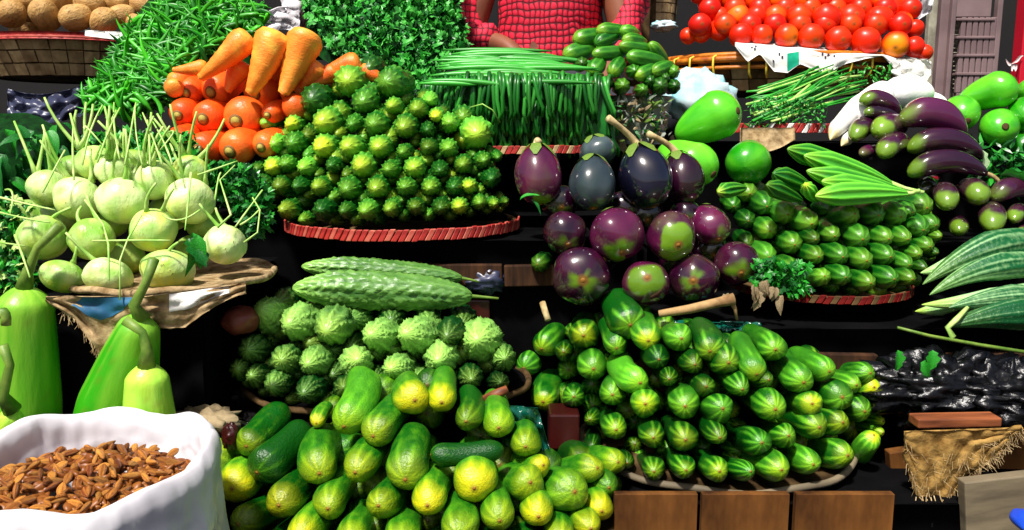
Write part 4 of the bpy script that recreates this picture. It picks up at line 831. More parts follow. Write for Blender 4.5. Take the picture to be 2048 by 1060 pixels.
# ================================================================== smooth oval gourds (top middle)
G_ = [(1205, 62, 17, 'l', 1245, 66), (1250, 62, 14, 'p', 1270, 68), (1160, 78, 19, 'l', 1200, 72), (1200, 84, 16, 'g', 1230, 72), (1255, 80, 15, 'l', 1285, 86), (1140, 108, 19, 'l', 1185, 98), (1195, 108, 15, 'l', 1250, 104), (1248, 92, 14, 'l', 1300, 100), (1265, 114, 17, 'l', 1320, 124), (1305, 92, 13, 'l', 1330, 125),
      (1163, 127, 15, 'd'), (1188, 140, 17, 'l', 1200, 125), (1228, 142, 16, 'l', 1240, 125), (1268, 142, 15, 'g'), (1280, 150, 15, 'y', 1305, 138), (1312, 142, 15, 'l', 1340, 132), (1347, 143, 15, 'l'), (1245, 172, 17, 'g'), (1285, 180, 14, 'g'), (1320, 172, 19, 'd'), (1349, 172, 15, 'd'), (1215, 165, 14, 'd'), (1300, 162, 14, 'd'), (1330, 155, 12, 'd')]
for i, (x, y, r, cc, *tl) in enumerate(G_):
    Y = 1.80-.0006*(y-120)+.02*((x-1240)/100)**2; A = P(x, y, Y); R = pr(r, A)
    B = P(tl[0], tl[1], Y+.03) if tl else A+Vector((0, .07, 0)); d = (B-A).normalized()
    rr = 'crown' if y < 90 else 'middle' if y < 130 else 'lower part'
    same = [q for q in G_ if (q[1] < 90, q[1] < 130) == (y < 90, y < 130)]; k = sorted(same).index(G_[i])
    veggie('tin', 'oval_green_gourd', A-d*R*.8, B+d*R*.8, R, cc, f'{ADJ[cc]} oval gourd, {where(k, len(same))}, {rr} of the heap before the red shirt', 'gourd', 'oval gourds heaped in front of the person', cv=tuple(q*(1, .9, 1.05)[w] for w, q in enumerate(CC[cc])), kids=False)
bb = P(1275, 195, 1.80)
t = empty('wrapped_basket', (bb.x, bb.y+.09, bb.z-.10)); tag(t, 'basket wrapped in cloudy plastic with dry leaves under the oval gourds', 'basket')
link('basket_wall', sheet('basket_wall', lambda u, v: Vector(((.072+.02*v)*math.cos(2*PI*u)*(1+.05*nz(u*12, v*3)), (.072+.02*v)*math.sin(2*PI*u)*(1+.05*nz(u*12, v*3)), .105*v)), 48, 10, M['clear'], .002), t)
link('basket_floor', sheet('basket_floor', lambda u, v: Vector((.091*v*math.cos(2*PI*u), .091*v*math.sin(2*PI*u), .100+.012*(1-v))), 30, 4, M['clear'], .002), t)
for i in range(16):
    a = rnd(PI*1.1, PI*1.95); p = Vector((.095*math.cos(a), .095*math.sin(a), rnd(.005, .1)))
    o = link('dried_leaf', random.choice(LV['y']), t, p); o.scale = (rnd(.02, .045),)*3; o.rotation_euler = (rnd(-1.8, -.8), rnd(-.5, .5), rnd(-1, 1)+a+PI/2)
foliage('dried_leaves', 150, inpoly([(1212, 195), (1345, 200), (1335, 285), (1225, 280)]), lambda x, y: 1.775, .017, [M['dryleaf'], M['leafdark'], M['darkstem'], M['clear']], 'dried leaves stuck round the plastic-wrapped basket', 'leaves', .15, lobed=False)
# pale blue film bag
def blob(name, x, y, Y, rx, ry, rz, m, seed, amp=.25, fr=3, label=None, cat='plastic bag', nseg=(30, 18)):
    c = P(x, y, Y)
    def f(u, v):
        th, ph = 2*PI*u, PI*v; d = Vector((math.sin(ph)*math.cos(th), math.sin(ph)*math.sin(th), math.cos(ph)))
        k = 1+amp*nz(d.x*fr+seed, d.y*fr, d.z*fr)+amp*.5*abs(nz(d.x*fr*3+seed, d.y*fr*3, d.z*fr*3))
        return Vector((d.x*rx*k, d.y*ry*k, d.z*rz*k))
    o = link(name, sheet(name, f, nseg[0], nseg[1], M[m])); o.location = c
    if label: tag(o, label, cat)
    return o
blob('plastic_bag', 1400, 200, 1.95, .075, .05, .06, 'bluefilm', 3, .4, 2.5, 'pale blue and white plastic bag behind the green squashes')
o = link('plastic_sheet', sheet('plastic_sheet', lambda u, v: P(15+160*u, 178+10*math.sin(4*u)+60*v, 1.97+.03*nz(u*6, v*4, 2)+.012*abs(nz(u*16, v*7, 5))-.03*v), 40, 16, M['greyfilm'], .001)); tag(o, 'grey-blue plastic sheet in the shade below the potato basket', 'plastic sheet')
# ================================================================== green stalk bundle
for i in range(64):
    x0, y0 = rnd(1490, 1560), rnd(170, 245); x1, y1 = rnd(1620, 1740), rnd(135, 200)+(y0-205)*.35
    Y = 1.86-.0009*(y0-170); a, b = P(x0, y0, Y), P(x1, y1, Y+.04); me = tube('green_stalk', bez(a, (a+b)/2+Vector((0, 0, rnd(-.01, .006))), b, 6), rnd(.0016, .0034), M['stem' if i % 4 == 0 else 'leaf'], 5)
    tag(link('green_stalk', me), 'thin green stalk in the bundle left of the white radish', 'stalk', 'green stalks in the bundle')
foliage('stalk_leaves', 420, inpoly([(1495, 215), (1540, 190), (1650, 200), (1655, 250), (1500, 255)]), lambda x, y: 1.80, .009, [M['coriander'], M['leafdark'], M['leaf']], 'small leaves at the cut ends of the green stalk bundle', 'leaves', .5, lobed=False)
foliage('stalk_tops', 120, inpoly([(1640, 130), (1790, 130), (1800, 165), (1660, 170)]), lambda x, y: 1.95, .010, [M['coriander'], M['leaf']], 'leafy tops below the newspaper', 'leaves', .5, lobed=False)
c = P(1575, 262, 1.80); wtray = woven_tray(c.x+.01, c.y+.17, c.z, .16, .018, 40, 'woven tray with red and white rim under the stalk bundle', 'redcane', 'paper')
o = link('grey_cloth', sheet('grey_cloth', lambda u, v: P(1480+110*u, 256+(38+22*math.sin(3*u))*v*(1-.4*u), 1.70+.01*math.sin(9*u)-.02*v), 20, 6, M['greyfilm'], .002)); o.data.materials.clear(); o.data.materials.append(M['burlap']); tag(o, 'grey-tan cloth flap beside the woven tray', 'cloth')
# ================================================================== tomatoes
def basket(name, c, rx, ry, h, label, cols, rimm, nst=26, nrow=5, taper=.8, a0=PI*.95, a1=2.05*PI, cat='basket'):
    t = empty(name, c); tag(t, label, cat)
    link('lining', sheet('lining', lambda u, v: Vector((rx*(taper+(1-taper)*v)*.97*math.cos(2*PI*u), ry*(taper+(1-taper)*v)*.97*math.sin(2*PI*u), h*v)), 40, 4, M['canedark'], .003), t)
    link('bottom', sheet('bottom', lambda u, v: Vector((rx*taper*.97*v*math.cos(2*PI*u), ry*taper*.97*v*math.sin(2*PI*u), .003)), 40, 3, M['canedark'], .003), t)
    for j in range(nrow):
        for k in range(nst):
            u0, u1 = a0+(a1-a0)*k/nst, a0+(a1-a0)*(k+.94)/nst; v0, v1 = (j+.06)/nrow, (j+.94)/nrow; pr_ = 1.0 if (j+k) % 2 else .985
            V = []
            for uu in (u0, (u0+u1)/2, u1):
                for vv in (v0, v1):
                    for q in (0, -.004):
                        s = (taper+(1-taper)*vv); bow = 1.006 if uu == (u0+u1)/2 else 1
                        V.append(((rx*pr_*bow+q)*s*math.cos(uu), (ry*pr_*bow+q)*s*math.sin(uu), h*vv+rnd(-.0008, .0008)))
            Fs = [(0, 4, 6, 2), (4, 8, 10, 6), (0, 1, 5, 4), (4, 5, 9, 8), (2, 6, 7, 3), (6, 10, 11, 7), (0, 2, 3, 1), (8, 9, 11, 10)]
            link('woven_strip', mesh('woven_strip', V, Fs, M[cols[(j*3+k*7+(k//3)) % len(cols)]], False), t)
    link('rim', tube('rim', [Vector((rx*1.01*math.cos(a), ry*1.01*math.sin(a), h)) for a in [2*PI*i/64 for i in range(65)]], .007, M[rimm], 8), t)
    return t
T0 = P(1612, 108, 2.0); trx = 245*2.02/F
tb = basket('tomato_basket', (T0.x, T0.y+.20, T0.z-.085), trx, .22, .085, 'bamboo basket with yellow ties holding the tomatoes', ['oldcane', 'canedark', 'wood'], 'bamboo', 22, 3, .9)
for zz, rr in ((.075, 1.03), (.055, 1.03)):
    link('bamboo_hoop', tube('bamboo_hoop', [Vector((trx*rr*math.cos(a), .22*rr*math.sin(a), zz)) for a in [2*PI*i/64 for i in range(65)]], .008 if zz > .06 else .005, M['bamboo'], 8), tb)
for k, a in enumerate([PI*1.08, PI*1.14, PI*1.2, PI*1.27, PI*1.36, PI*1.40, PI*1.6, PI*1.66, PI*1.74, PI*1.82, PI*1.9]):
    pts = [Vector((trx*q*math.cos(a), .22*q*math.sin(a), z)) for q, z in ((1.0, .088), (1.07, .08), (1.075, .06), (1.06, .04), (1.0, .03))]
    link('tie', tube('tie', pts, .0028, M['tie'], 6), tb)
t_rows = [[(1400+47*i, -38, 24) for i in range(9)], [(1420+47*i, -2+rnd(-3, 3), 25) for i in range(9)],
 [(1407, 42, 17), (1439, 34, 19), (1476, 33, 23), (1513, 33, 20), (1551, 33, 22), (1598, 34, 24), (1652, 37, 27), (1702, 36, 26), (1757, 42, 28), (1803, 46, 22), (1784, 18, 20), (1829, 58, 18)],
 [(1376, 72, 16), (1403, 66, 19), (1439, 60, 21), (1482, 71, 23), (1524, 71, 21), (1573, 72, 23), (1622, 74, 25), (1676, 79, 25), (1731, 84, 28), (1791, 90, 26), (1829, 94, 20), (1850, 105, 15)]]
TP = ['crown', 'upper row', 'middle row', 'front row']
for ri, row in enumerate(t_rows):
    row = sorted(row)
    for ci, (x, y, r) in enumerate(row):
        Y = 2.0+.0013*(80-y)+.07*((x-1612)/240)**2; Cn = P(x, y, Y); R = pr(r*1.06, Cn); a = Vector((rnd(-.7, .7), -1, rnd(-.6, .5))).normalized()
        if random.random() < .4: a = -a
        veggie('tom', 'tomato', Cn+a*R*.88, Cn-a*R*.88, R, 'g', f'{"orange-red" if (ci*5+ri) % 4 == 0 else "red"} tomato, {where(ci, len(row))} in the {TP[ri]} of the tomato basket', 'tomato', 'tomatoes stacked in the bamboo basket', cv=(.75 if (ci*5+ri) % 4 == 0 else .15, .4, .52))
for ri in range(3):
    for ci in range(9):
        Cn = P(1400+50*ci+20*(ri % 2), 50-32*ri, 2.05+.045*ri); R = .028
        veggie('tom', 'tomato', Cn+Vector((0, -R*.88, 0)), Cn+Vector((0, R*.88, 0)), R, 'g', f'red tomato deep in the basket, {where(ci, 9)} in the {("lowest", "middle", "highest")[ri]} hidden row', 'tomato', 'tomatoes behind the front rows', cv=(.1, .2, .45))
# newspaper draped over the basket's front
PX = [1470, 1495, 1520, 1548, 1575, 1600, 1630, 1655, 1690, 1730, 1765, 1800, 1835, 1862]
PT = [84, 84, 86, 88, 90, 92, 94, 97, 101, 105, 109, 112, 118, 124]
PB = [92, 124, 108, 143, 146, 128, 140, 146, 128, 118, 112, 150, 168, 150]
def lerp(xs, ys, x):
    for i in range(len(xs)-1):
        if x <= xs[i+1]: k = (x-xs[i])/(xs[i+1]-xs[i]); return ys[i]*(1-k)+ys[i+1]*k
    return ys[-1]
def npf(u, v):
    x = 1470+392*u; top = lerp(PX, PT, x); bot = lerp(PX, PB, x); y = top+(bot-top)*v
    yy = 1.98+.07*((x-1612)/240)**2-.02*math.sin(min(1, v*1.5)*PI/2)+.008*nz(u*14, v*3, 4)+.05*(1-min(1, v*6))
    return P(x, y, yy)
npn = empty('newspaper', npf(.5, .5)); tag(npn, 'torn newspaper sheet draped under the tomatoes', 'newspaper')
link('paper', sheet('paper', lambda u, v: npf(u, v)-npn.location, 90, 8, M['paper'], .0008), npn)
def print_patch(u0, u1, v0, v1, m, nm, off=.0022):
    link(nm, sheet(nm, lambda u, v: npf(u0+(u1-u0)*u, v0+(v1-v0)*v)-npn.location+Vector((0, -off, 0)), 6, 4, M[m]), npn)
print_patch(.265, .325, .30, .95, 'tealink', 'green_print')
for (u0, v0) in ((.08, .25), (.095, .35), (.1, .2), (.44, .2), (.455, .32), (.47, .22), (.50, .28), (.22, .3), (.235, .4), (.19, .6)):
    print_patch(u0, u0+.010, v0, v0+.10, 'ink', 'printed_mark')
o = link('crumpled_paper', sheet('crumpled_paper', lambda u, v: P(1790+65*u+8*math.sin(7*v), 118+90*v*(.4+.6*u), 1.95+.02*nz(u*5, v*5, 3)-.02*v), 14, 14, M['paper'], .001)); tag(o, 'crumpled paper end hanging at the right of the tomato basket', 'paper')
o = link('hanging_plastic', sheet('hanging_plastic', lambda u, v: P(1825+45*u-8*v+4*math.sin(9*u), -30+(75-50*abs(u-.45))*v, 2.15+.03*nz(u*5, v*5, 5)), 14, 14, M['whitebag'], .001)); tag(o, 'scrap of white plastic hanging above the right end of the tomatoes', 'plastic')
# ================================================================== potatoes
B0 = P(105, 78, 1.95); prx = 190*2.0/F
pb = basket('potato_basket', (P(70, 80, 1.95).x, B0.y+.20, P(70, 150, 1.95).z), prx+.01, .22, .085, 'woven cane basket with red rim holding the potatoes', ['cane', 'oldcane', 'oldcane'], 'pinkcane', 22, 3, .82)
link('rim_cloth', sheet('rim_cloth', lambda u, v: Vector(((prx+.016)*math.cos(PI+PI*u), .226*math.sin(PI+PI*u), .096-.016*v)), 40, 2, M['redcane'], .002), pb)
p_rows = [[(-20, -25, 28), (40, -22, 27), (95, -25, 26), (160, -28, 27), (225, -25, 25), (290, -22, 24)], [(-15, 0, 27), (60, -2, 24), (122, 2, 26), (180, 8, 27), (232, 2, 25), (285, 12, 25), (322, 25, 18)], [(22, 28, 29), (90, 30, 30), (152, 35, 28), (208, 44, 27), (243, 30, 23), (275, 48, 20)]]
for ri, row in enumerate(p_rows):
    for ci, (x, y, r) in enumerate(row):
        Y = 1.99+.0013*(40-y)+.05*((x-90)/180)**2; Cn = P(x, y, Y); R = pr(r, Cn); a = Vector((rnd(-1, 1), rnd(-.6, .6), rnd(-.5, .5))).normalized()
        veggie('pot', 'potato', Cn+a*R*1.15, Cn-a*R*1.15, R*.95, 'g', f'tan potato, {where(ci, len(row))} in the {("rear", "middle", "front")[ri]} row of the potato basket', 'potato', 'potatoes in the basket at upper left', cv=(.3, rnd(.4, .8), rnd(.46, .56)))
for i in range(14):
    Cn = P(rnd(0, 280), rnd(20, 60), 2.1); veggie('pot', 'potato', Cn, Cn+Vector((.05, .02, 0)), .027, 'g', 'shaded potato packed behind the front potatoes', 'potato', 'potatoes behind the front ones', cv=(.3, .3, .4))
o = link('paper_scrap', sheet('paper_scrap', lambda u, v: P(170+90*u, 60+(12+6*u)*v+5*u, 1.93-.01*v+.01*nz(u*6, v*4)), 14, 4, M['paper'], .001)); tag(o, 'white paper scrap on the rim of the potato basket', 'paper')
o = link('white_cloth', sheet('white_cloth', lambda u, v: P(500+100*u, 25+45*v-10*u+6*math.sin(u*8), 2.25+.03*nz(u*4, v*4)), 16, 8, M['whitebag'], .003)); tag(o, 'white cloth in the gap between chillies and coriander', 'cloth')
blob('plastic_bag', 600, 10, 2.3, .045, .04, .06, 'whitebag', 5, .4, 3, 'white and tan bag behind the white cloth')
# ================================================================== crate, red wall, background baskets
c0 = P(1880, 190, 2.25); c1 = P(2003, -60, 2.25)
ct = empty('plastic_crate', ((c0.x+c1.x)/2, 2.3, c0.z)); tag(ct, 'tall mauve-grey plastic crate with lattice side', 'crate')
def cpart(nm, xa, xb, ya, yb, m, y0=2.25, y1=2.27):
    a, b = P(xa, yb, 2.25), P(xb, ya, 2.25); return box(nm, a.x, b.x, y0, y1, a.z, b.z, M[m], ct, .002)
cpart('side_panel', 1868, 1912, -60, 200, 'crate'); cpart('side_panel', 1990, 2003, -60, 200, 'crate'); cpart('top_panel', 1912, 1990, -60, 34, 'crate'); cpart('bottom_panel', 1912, 1990, 186, 200, 'crate')
cpart('inner_wall', 1868, 2003, -60, 200, 'crateback', 2.31, 2.33)
for y in (36, 72, 108, 145): cpart('crossbar', 1912, 1990, y, y+6, 'crate', 2.247, 2.272)
for i in range(6): cpart('upright_slat', 1921+12*i, 1924+12*i, 34, 186, 'crate', 2.250, 2.262)
for i in range(16): cpart('cross_slat', 1912, 1990, 40+9*i, 42+9*i, 'crateback', 2.264, 2.269)
cpart('post', 1893, 1905, -60, 200, 'crate', 2.235, 2.252)
a, b = P(2003, 400, 2.6), P(2200, -90, 2.6)
rw = box('red_partition', a.x+.02, b.x, 2.6, 2.65, 1.0, b.z, M['redpaint'], None, .003); tag(rw, 'bright red painted partition at the upper right', 'partition')
o = link('white_painted_marks', sheet('white_painted_marks', lambda u, v: P(2012+34*u, 118+8*math.sin(u*5)+(5+3*math.sin(11*u))*v, 2.592), 12, 2, M['whitepaint'], .001), None); o.parent = rw; o.matrix_parent_inverse = Matrix.Translation(rw.location).inverted()
o = link('white_painted_marks', sheet('white_painted_marks', lambda u, v: P(2022+12*u, 128+(12+3*math.sin(11*u))*v, 2.590), 8, 2, M['whitepaint'], .001), None); o.parent = rw; o.matrix_parent_inverse = Matrix.Translation(rw.location).inverted()
bk = P(1320, 0, 2.6); basket('background_basket', (bk.x, 2.75, P(1320, 38, 2.6).z), .085, .09, .12, 'pale woven basket behind the person at the back', ['cane', 'cane', 'canedark'], 'cane', 14, 4, .9)
blob('plastic_bag', 1328, 52, 2.4, .035, .03, .014, 'bluefilm', 11, .4, 3, 'small white plastic dish-like scrap right of the person', 'plastic scrap')
box_ = box('dark_sack', P(1262, 60, 2.5).x, P(1300, 60, 2.5).x, 2.5, 2.6, 1.5, 2.2, M['woodgrey']); box_.data.materials.clear(); box_.data.materials.append(M['canedark']); tag(box_, 'narrow brown board standing right of the person', 'board')
# ================================================================== person
px_ = lambda x, y, Y: P(x, y, Y)
def skin_obj(name, joints, edges, radii, mat, parent=None, root=0, sub=2):
    me = bpy.data.meshes.new(name); me.from_pydata([tuple(j) for j in joints], edges, []); me.update(); me.materials.append(mat)
    o = link(name, me, parent); s = o.modifiers.new('skin', 'SKIN'); s.use_smooth_shade = True
    for i, r in enumerate(radii):
        v = me.skin_vertices[0].data[i]; v.radius = r if isinstance(r, tuple) else (r, r); v.use_root = (i == root)
    m = o.modifiers.new('subdivision', 'SUBSURF'); m.levels = sub; m.render_levels = sub
    return o
pc = Vector((.105, 2.42, 1.50)); pe = empty('person', pc); tag(pe, 'seated person in a red checked shirt behind the beans', 'person')
J = [(0, 0, .05), (0, 0, .22), (0, -.01, .38), (0, 0, .50), (0, -.01, .58), (0, -.03, .67), (0, -.03, .74),
     (-.17, 0, .49), (-.225, -.05, .27), (-.12, -.17, .235), (-.075, -.22, .19),
     (.17, 0, .49), (.21, -.06, .27), (.13, -.22, .12), (.10, -.27, .10),
     (-.14, -.16, .05), (-.30, -.32, .04), (-.05, -.40, .0), (.14, -.16, .05), (.30, -.32, .04), (.05, -.40, 0)]
E = [(0, 1), (1, 2), (2, 3), (3, 4), (4, 5), (5, 6), (3, 7), (7, 8), (8, 9), (9, 10), (3, 11), (11, 12), (12, 13), (13, 14), (0, 15), (15, 16), (16, 17), (0, 18), (18, 19), (19, 20)]
Rr = [.13, .12, .13, .09, .052, .075, .07, .055,   .042, .026, .024, .055, .042, .03, .028, .08, .06, .04, .08, .06, .04]
skin_obj('body', J, E, Rr, M['skin'], pe)
for s, w in ((-1, Vector((-.075, -.22, .19))), (1, Vector((.10, -.27, .10)))):
    for k in range(4):
        b0 = w+Vector((.004*s+.018*(k-1.5), -.03, 0)); link('finger', tube('finger', [b0, b0+Vector((.002*k, -.028, -.004)), b0+Vector((.002*k, -.05+.004*abs(k-1.5), -.02))], [.009, .008, .006], M['skin'], 8), pe)
    link('thumb', tube('thumb', [w+Vector((.02*-s, -.005, 0)), w+Vector((-.04*s, -.03, -.004)), w+Vector((-.042*s, -.05, -.012))], [.011, .010, .007], M['skin'], 8), pe)
skin_obj('hair', [(0, 0, .72), (0, .01, .78), (0, .03, .70)], [(0, 1), (1, 2)], [.082, .075, .07], M['hair'], pe)
link('nose', tube('nose', [Vector((0, -.098, .705)), Vector((0, -.118, .675)), Vector((0, -.10, .668))], [.008, .013, .010], M['skin'], 8), pe)
for s in (-1, 1):
    link('eye', tube('eye', [Vector((s*.03-.012, -.098, .705)), Vector((s*.03, -.103, .706)), Vector((s*.03+.012, -.098, .705))], [.002, .006, .002], M['whitepaint'], 8), pe)
    link('ear', tube('ear', [Vector((s*.075, -.02, .715)), Vector((s*.085, -.015, .70)), Vector((s*.075, -.02, .675))], [.006, .010, .006], M['skin'], 8), pe)
link('mouth', tube('mouth', [Vector((-.025, -.098, .645)), Vector((0, -.106, .643)), Vector((.025, -.098, .645))], [.003, .006, .003], M['maroon'], 8), pe)
sj = [(0, 0, .10), (0, 0, .24), (0, -.01, .38), (0, 0, .50), (0, 0, .55), (-.175, 0, .49), (-.225, -.03, .36), (-.232, -.06, .275), (-.14, -.155, .25), (.175, 0, .49), (.225, -.03, .36), (.21, -.07, .29), (.15, -.18, .17)]
so = skin_obj('shirt', sj, [(0, 1), (1, 2), (2, 3), (3, 4), (3, 5), (5, 6), (6, 7), (7, 8), (3, 9), (9, 10), (10, 11), (11, 12)], [(.175, .14), (.155, .135), (.165, .145), .11, .06, .075, .058, .058, .052, .075, .06, .055, .045], M['shirt'], pe)
dm = bpy.data.textures.new('folds', 'CLOUDS'); dm.noise_scale = .11; md = so.modifiers.new('folds', 'DISPLACE'); md.texture = dm; md.strength = .05; md.mid_level = .5; md.texture_coords = 'LOCAL'
legs = skin_obj('trousers', [J[0], J[15], J[16], J[17], J[18], J[19], J[20]], [(0, 1), (1, 2), (2, 3), (0, 4), (4, 5), (5, 6)], [.15, .095, .075, .055, .095, .075, .055], M['trouser'], pe)
# ================================================================== bottle gourds
def bgourd(A, B, R, prof, lab, cv, stem=None, bend=0, vi=0):
    me = lathe('bottle_gourd', prof, M['bottle'], 32, 30, lambda th, t: 1+.025*math.cos(3*th+1)+.03*nz(th, t*2, vi), lambda t: bend*t*t, lambda th, t: (max(0, nz(math.cos(th), math.sin(th), t*2+vi))*.5, .3+.5*nz(math.cos(th)*4, math.sin(th)*4, t*1.5+vi)+max(0, .25-t)*1.2, .25*(nz(math.cos(th)*7, math.sin(th)*7, t*16+vi) > .42)))
    o = link('bottle_gourd', me); frame(o, A, B, R, 0); o.color = (*cv, 1); tag(o, lab, 'bottle gourd', 'bottle gourds at the left')
    if stem: child_keep('stem', tube('stem', stem, [.012, .0075]+[.0055]*(len(stem)-3)+[.0072], M['darkstem'], 10), o)
    return o
flat = lambda t: (min(1, t/.10)**.5*.80 if t < .10 else .80+.20*min(1, (t-.1)/.6)) if t < .8 else cap(t, .01, .2)
Y = 1.12
A = P(48, 572, Y); B = P(52, 900, Y+.02); bgourd(A, B, pr(66, A), flat, 'large bright green bottle gourd standing at the left edge', (.2, .45, .5), [A-Vector((0, 0, .003)), P(55, 545, Y), P(75, 495, Y), P(120, 450, Y)], 0, 1)
A = P(-30, 600, Y+.05); B = P(-40, 900, Y+.07); bgourd(A, B, pr(60, A), flat, 'bottle gourd half out of frame behind the large one', (.2, .3, .45), None, 0, 5)
A = P(284, 632, 1.085); B = P(205, 905, 1.13)
bgourd(A, B, pr(78, A), lambda t: (min(1, t/.07)**.5*.50 if t < .07 else .50+.50*min(1, (t-.07)/.55)**.9) if t < .8 else cap(t, .01, .2), 'green bottle gourd leaning right behind the small pale one', (.1, .35, .5), [A-Vector((0, 0, .004)), P(268, 610, 1.08), P(290, 570, 1.08), P(308, 518, 1.08)], 0, 2)
A = P(293, 727, 1.04); B = P(305, 940, 1.06)
bgourd(A, B, pr(58, A), lambda t: (min(1, t/.12)**.5*.70 if t < .12 else .70+.3*min(1, (t-.12)/.6)) if t < .8 else cap(t, .01, .2), 'small pale bottle gourd in front with curved stalk', (.9, 1.0, .56), [A-Vector((0, 0, .004)), P(294, 700, 1.035), P(285, 665, 1.035), P(250, 640, 1.035)], 0, 3)
A = P(25, 820, 1.05); B = P(10, 900, 1.07); bgourd(A, B, pr(28, A), lambda t: cap(t, .4, .4), 'lime gourd tip peeping over the bag at the left', (1., .9, .56), [A, P(5, 790, 1.04), P(20, 730, 1.04), P(5, 690, 1.04)], 0, 4)
o = link('gourd_stalk', tube('gourd_stalk', bez(P(-5, 630, .93), P(15, 610, .93), P(12, 650, .93), 6), .006, M['darkstem'])); tag(o, 'cut stalk end at the left edge over the large gourd', 'stalk')
# ================================================================== kohlrabi tray cloth
k0 = P(95, 592, 1.14)
flat_tray(P(275, 590, 1.12).x-.01, 1.12+.155, P(270, 590, 1.12).z, .150, .155, 'shallow tray under the kohlrabi', 'burlap', 'burlap')
def sack(u, v):
    x = 92+400*u; top = 592-34*max(0, u-.5)*1.6; bot = lerp([0, .15, .28, .34, .45, .7, .85, 1.0], [600, 640, 712, 705, 660, 655, 610, 585], u)
    y = top+(bot-top)*v+4*nz(u*20, v*3)*v
    return P(x, y, 1.10+.015*nz(u*8, v*4, 3)+.02*v*(1-u))
sk = empty('hanging_sack', sack(.4, 0)); tag(sk, 'frayed tan sacking with blue print hanging below the kohlrabi', 'sack')
link('sacking', sheet('sacking', lambda u, v: sack(u, v)-sk.location, 60, 14, M['burlap'], .0015), sk)
link('blue_print', sheet('blue_print', lambda u, v: sack(.19+.26*u-.06*v, .0+.02+(.45-.25*abs(u-.3))*v)-sk.location+Vector((0, -.003, 0)), 14, 8, M['blueprint']), sk)
link('paper_patch', sheet('paper_patch', lambda u, v: sack(.62+.3*u, .03+.5*v)-sk.location+Vector((0, -.003, 0)), 12, 6, M['paper']), sk)
its = []
for i in range(90):
    u = rnd(.08, .5); p = sack(u, rnd(.9, 1.0))-sk.location; q = p+Vector((rnd(-.008, .008), rnd(-.004, .002), rnd(-.022, -.004)))
    w = Vector((.0006, 0, 0)); its.append(([p-w, p+w, q+w*.5, q-w*.5], [(0, 1, 2, 3)]))
o = link('frayed_threads', join_meshes('frayed_threads', its, M['fray']), sk); o['kind'] = 'stuff'
# ================================================================== almond bag
bc = P(163, 930, .85); bR = 258*dep(bc)/F; bRy = bR*1.17
bag = empty('sack_of_almonds', (bc.x, bc.y, bc.z-.2)); bag.name = 'plastic_sack'; tag(bag, 'white plastic sack with rolled rim, open in the foreground', 'sack')
def bagf(a, s):
    "profile of the wall: s 0 inside deep .. 1 rim .. 2 outside down"
    w = 1+.009*math.sin(5*a+1)+.005*math.sin(11*a)+.006*nz(math.cos(a)*3, math.sin(a)*3)
    zr = .006*math.sin(3*a+.5)+.004*math.sin(8*a)
    if s < .8: r = 1-.20+.06*(s/.8); z = -.075+.06*(s/.8)
    elif s < 1.25:
        k = (s-.8)/.45*PI; r = .93-.07*math.cos(k)*1.0; z = -.012+.026*math.sin(k)
    else:
        k = (s-1.25)/.75; r = .985-.05*k+.10*k*k+.03*math.sin(k*9+3*a)*k; z = -.012-.27*k
    ca, sa = math.cos(a), math.sin(a); q = max(0, min(1, (s-1.3)/.25)); wr = .002*nz(ca*3, sa*3, s*2)+q*(.010*nz(ca*5+s, sa*5, s*3)-.030*abs(nz(ca*10+s*.8, sa*10, s*1.2))+.010*abs(nz(ca*4, sa*4, s*9)))+.0025*nz(ca*11, sa*11, s*5)+q*.010*abs(nz(ca*18+s, sa*18, s*6))-q*.006*abs(nz(ca*30, sa*30, s*10))
    return Vector(((bR*(r*w)+wr)*math.cos(a), (bRy*(r*w)+wr)*math.sin(a), z+zr*(1 if s > .5 else .4)+.2))
link('bag_wall', sheet('bag_wall', lambda u, v: bagf(2*PI*u, 2*v), 160, 60, M['whitebag']), bag)
AL = []
for v in range(4):
    me = lathe('almond', lambda t: max(0, math.sin(PI*t**.8))**.75, M['alm'], 12, 10, lambda th, t: 1+.03*math.sin(9*th), None, lambda th, t: (.2 if v % 2 else 0, .35+.3*math.sin(7*th+v), 0))
    for V_ in me.vertices: V_.co.y *= .62
    AL.append(me)
def asurf(x, y): 
    r2 = (x*x+y*y)/(bR*bR); return -.036+.040*(1-r2)+.006*nz(x*30, y*30)+.012*(y/bR)*-1
for i in range(620):
    a = rnd(0, 2*PI); rr = math.sqrt(rnd(0, 1))*bR*.84; x, y = rr*math.cos(a), rr*math.sin(a)
    p = bc+Vector((x, y, asurf(x, y)+rnd(-.004, .005))); d = Vector((rnd(-1, 1), rnd(-1, 1), rnd(-.5, .5))).normalized(); L_ = rnd(.015, .021)
    if i < 320 or True:
        if i >= 300: p.z -= .006
        o = link('almond', AL[i % 4]) if i < 300 else None
        if o:
            frame(o, p-d*L_/2, p+d*L_/2, L_*rnd(.22, .29), rnd(0, 6.28)); o.color = (rnd(0, .8), rnd(.1, 1.1), rnd(.36, .66), 1); tag(o, 'brown almond-shaped kernel lying in the white sack', 'kernel', 'brown kernels in the white sack')
V, Fc = [], []
for i in range(700):
    a = rnd(0, 2*PI); rr = math.sqrt(rnd(0, 1))*bR*.86; x, y = rr*math.cos(a), rr*math.sin(a)
    p = bc+Vector((x, y, asurf(x, y)-rnd(.003, .010))); d = Vector((rnd(-1, 1), rnd(-1, 1), rnd(-.4, .4))).normalized(); L_ = rnd(.015, .021); R_ = L_*.3
    q = d.to_track_quat('Z', 'Y') @ Quaternion((0, 0, 1), rnd(0, 6.28)); o_ = len(V); me = AL[i % 4]
    for v_ in me.vertices: V.append(p+q @ Vector((v_.co.x*R_, v_.co.y*R_, (v_.co.z-.5)*L_)))
    for f_ in me.polygons: Fc.append(tuple(k+o_ for k in f_.vertices))
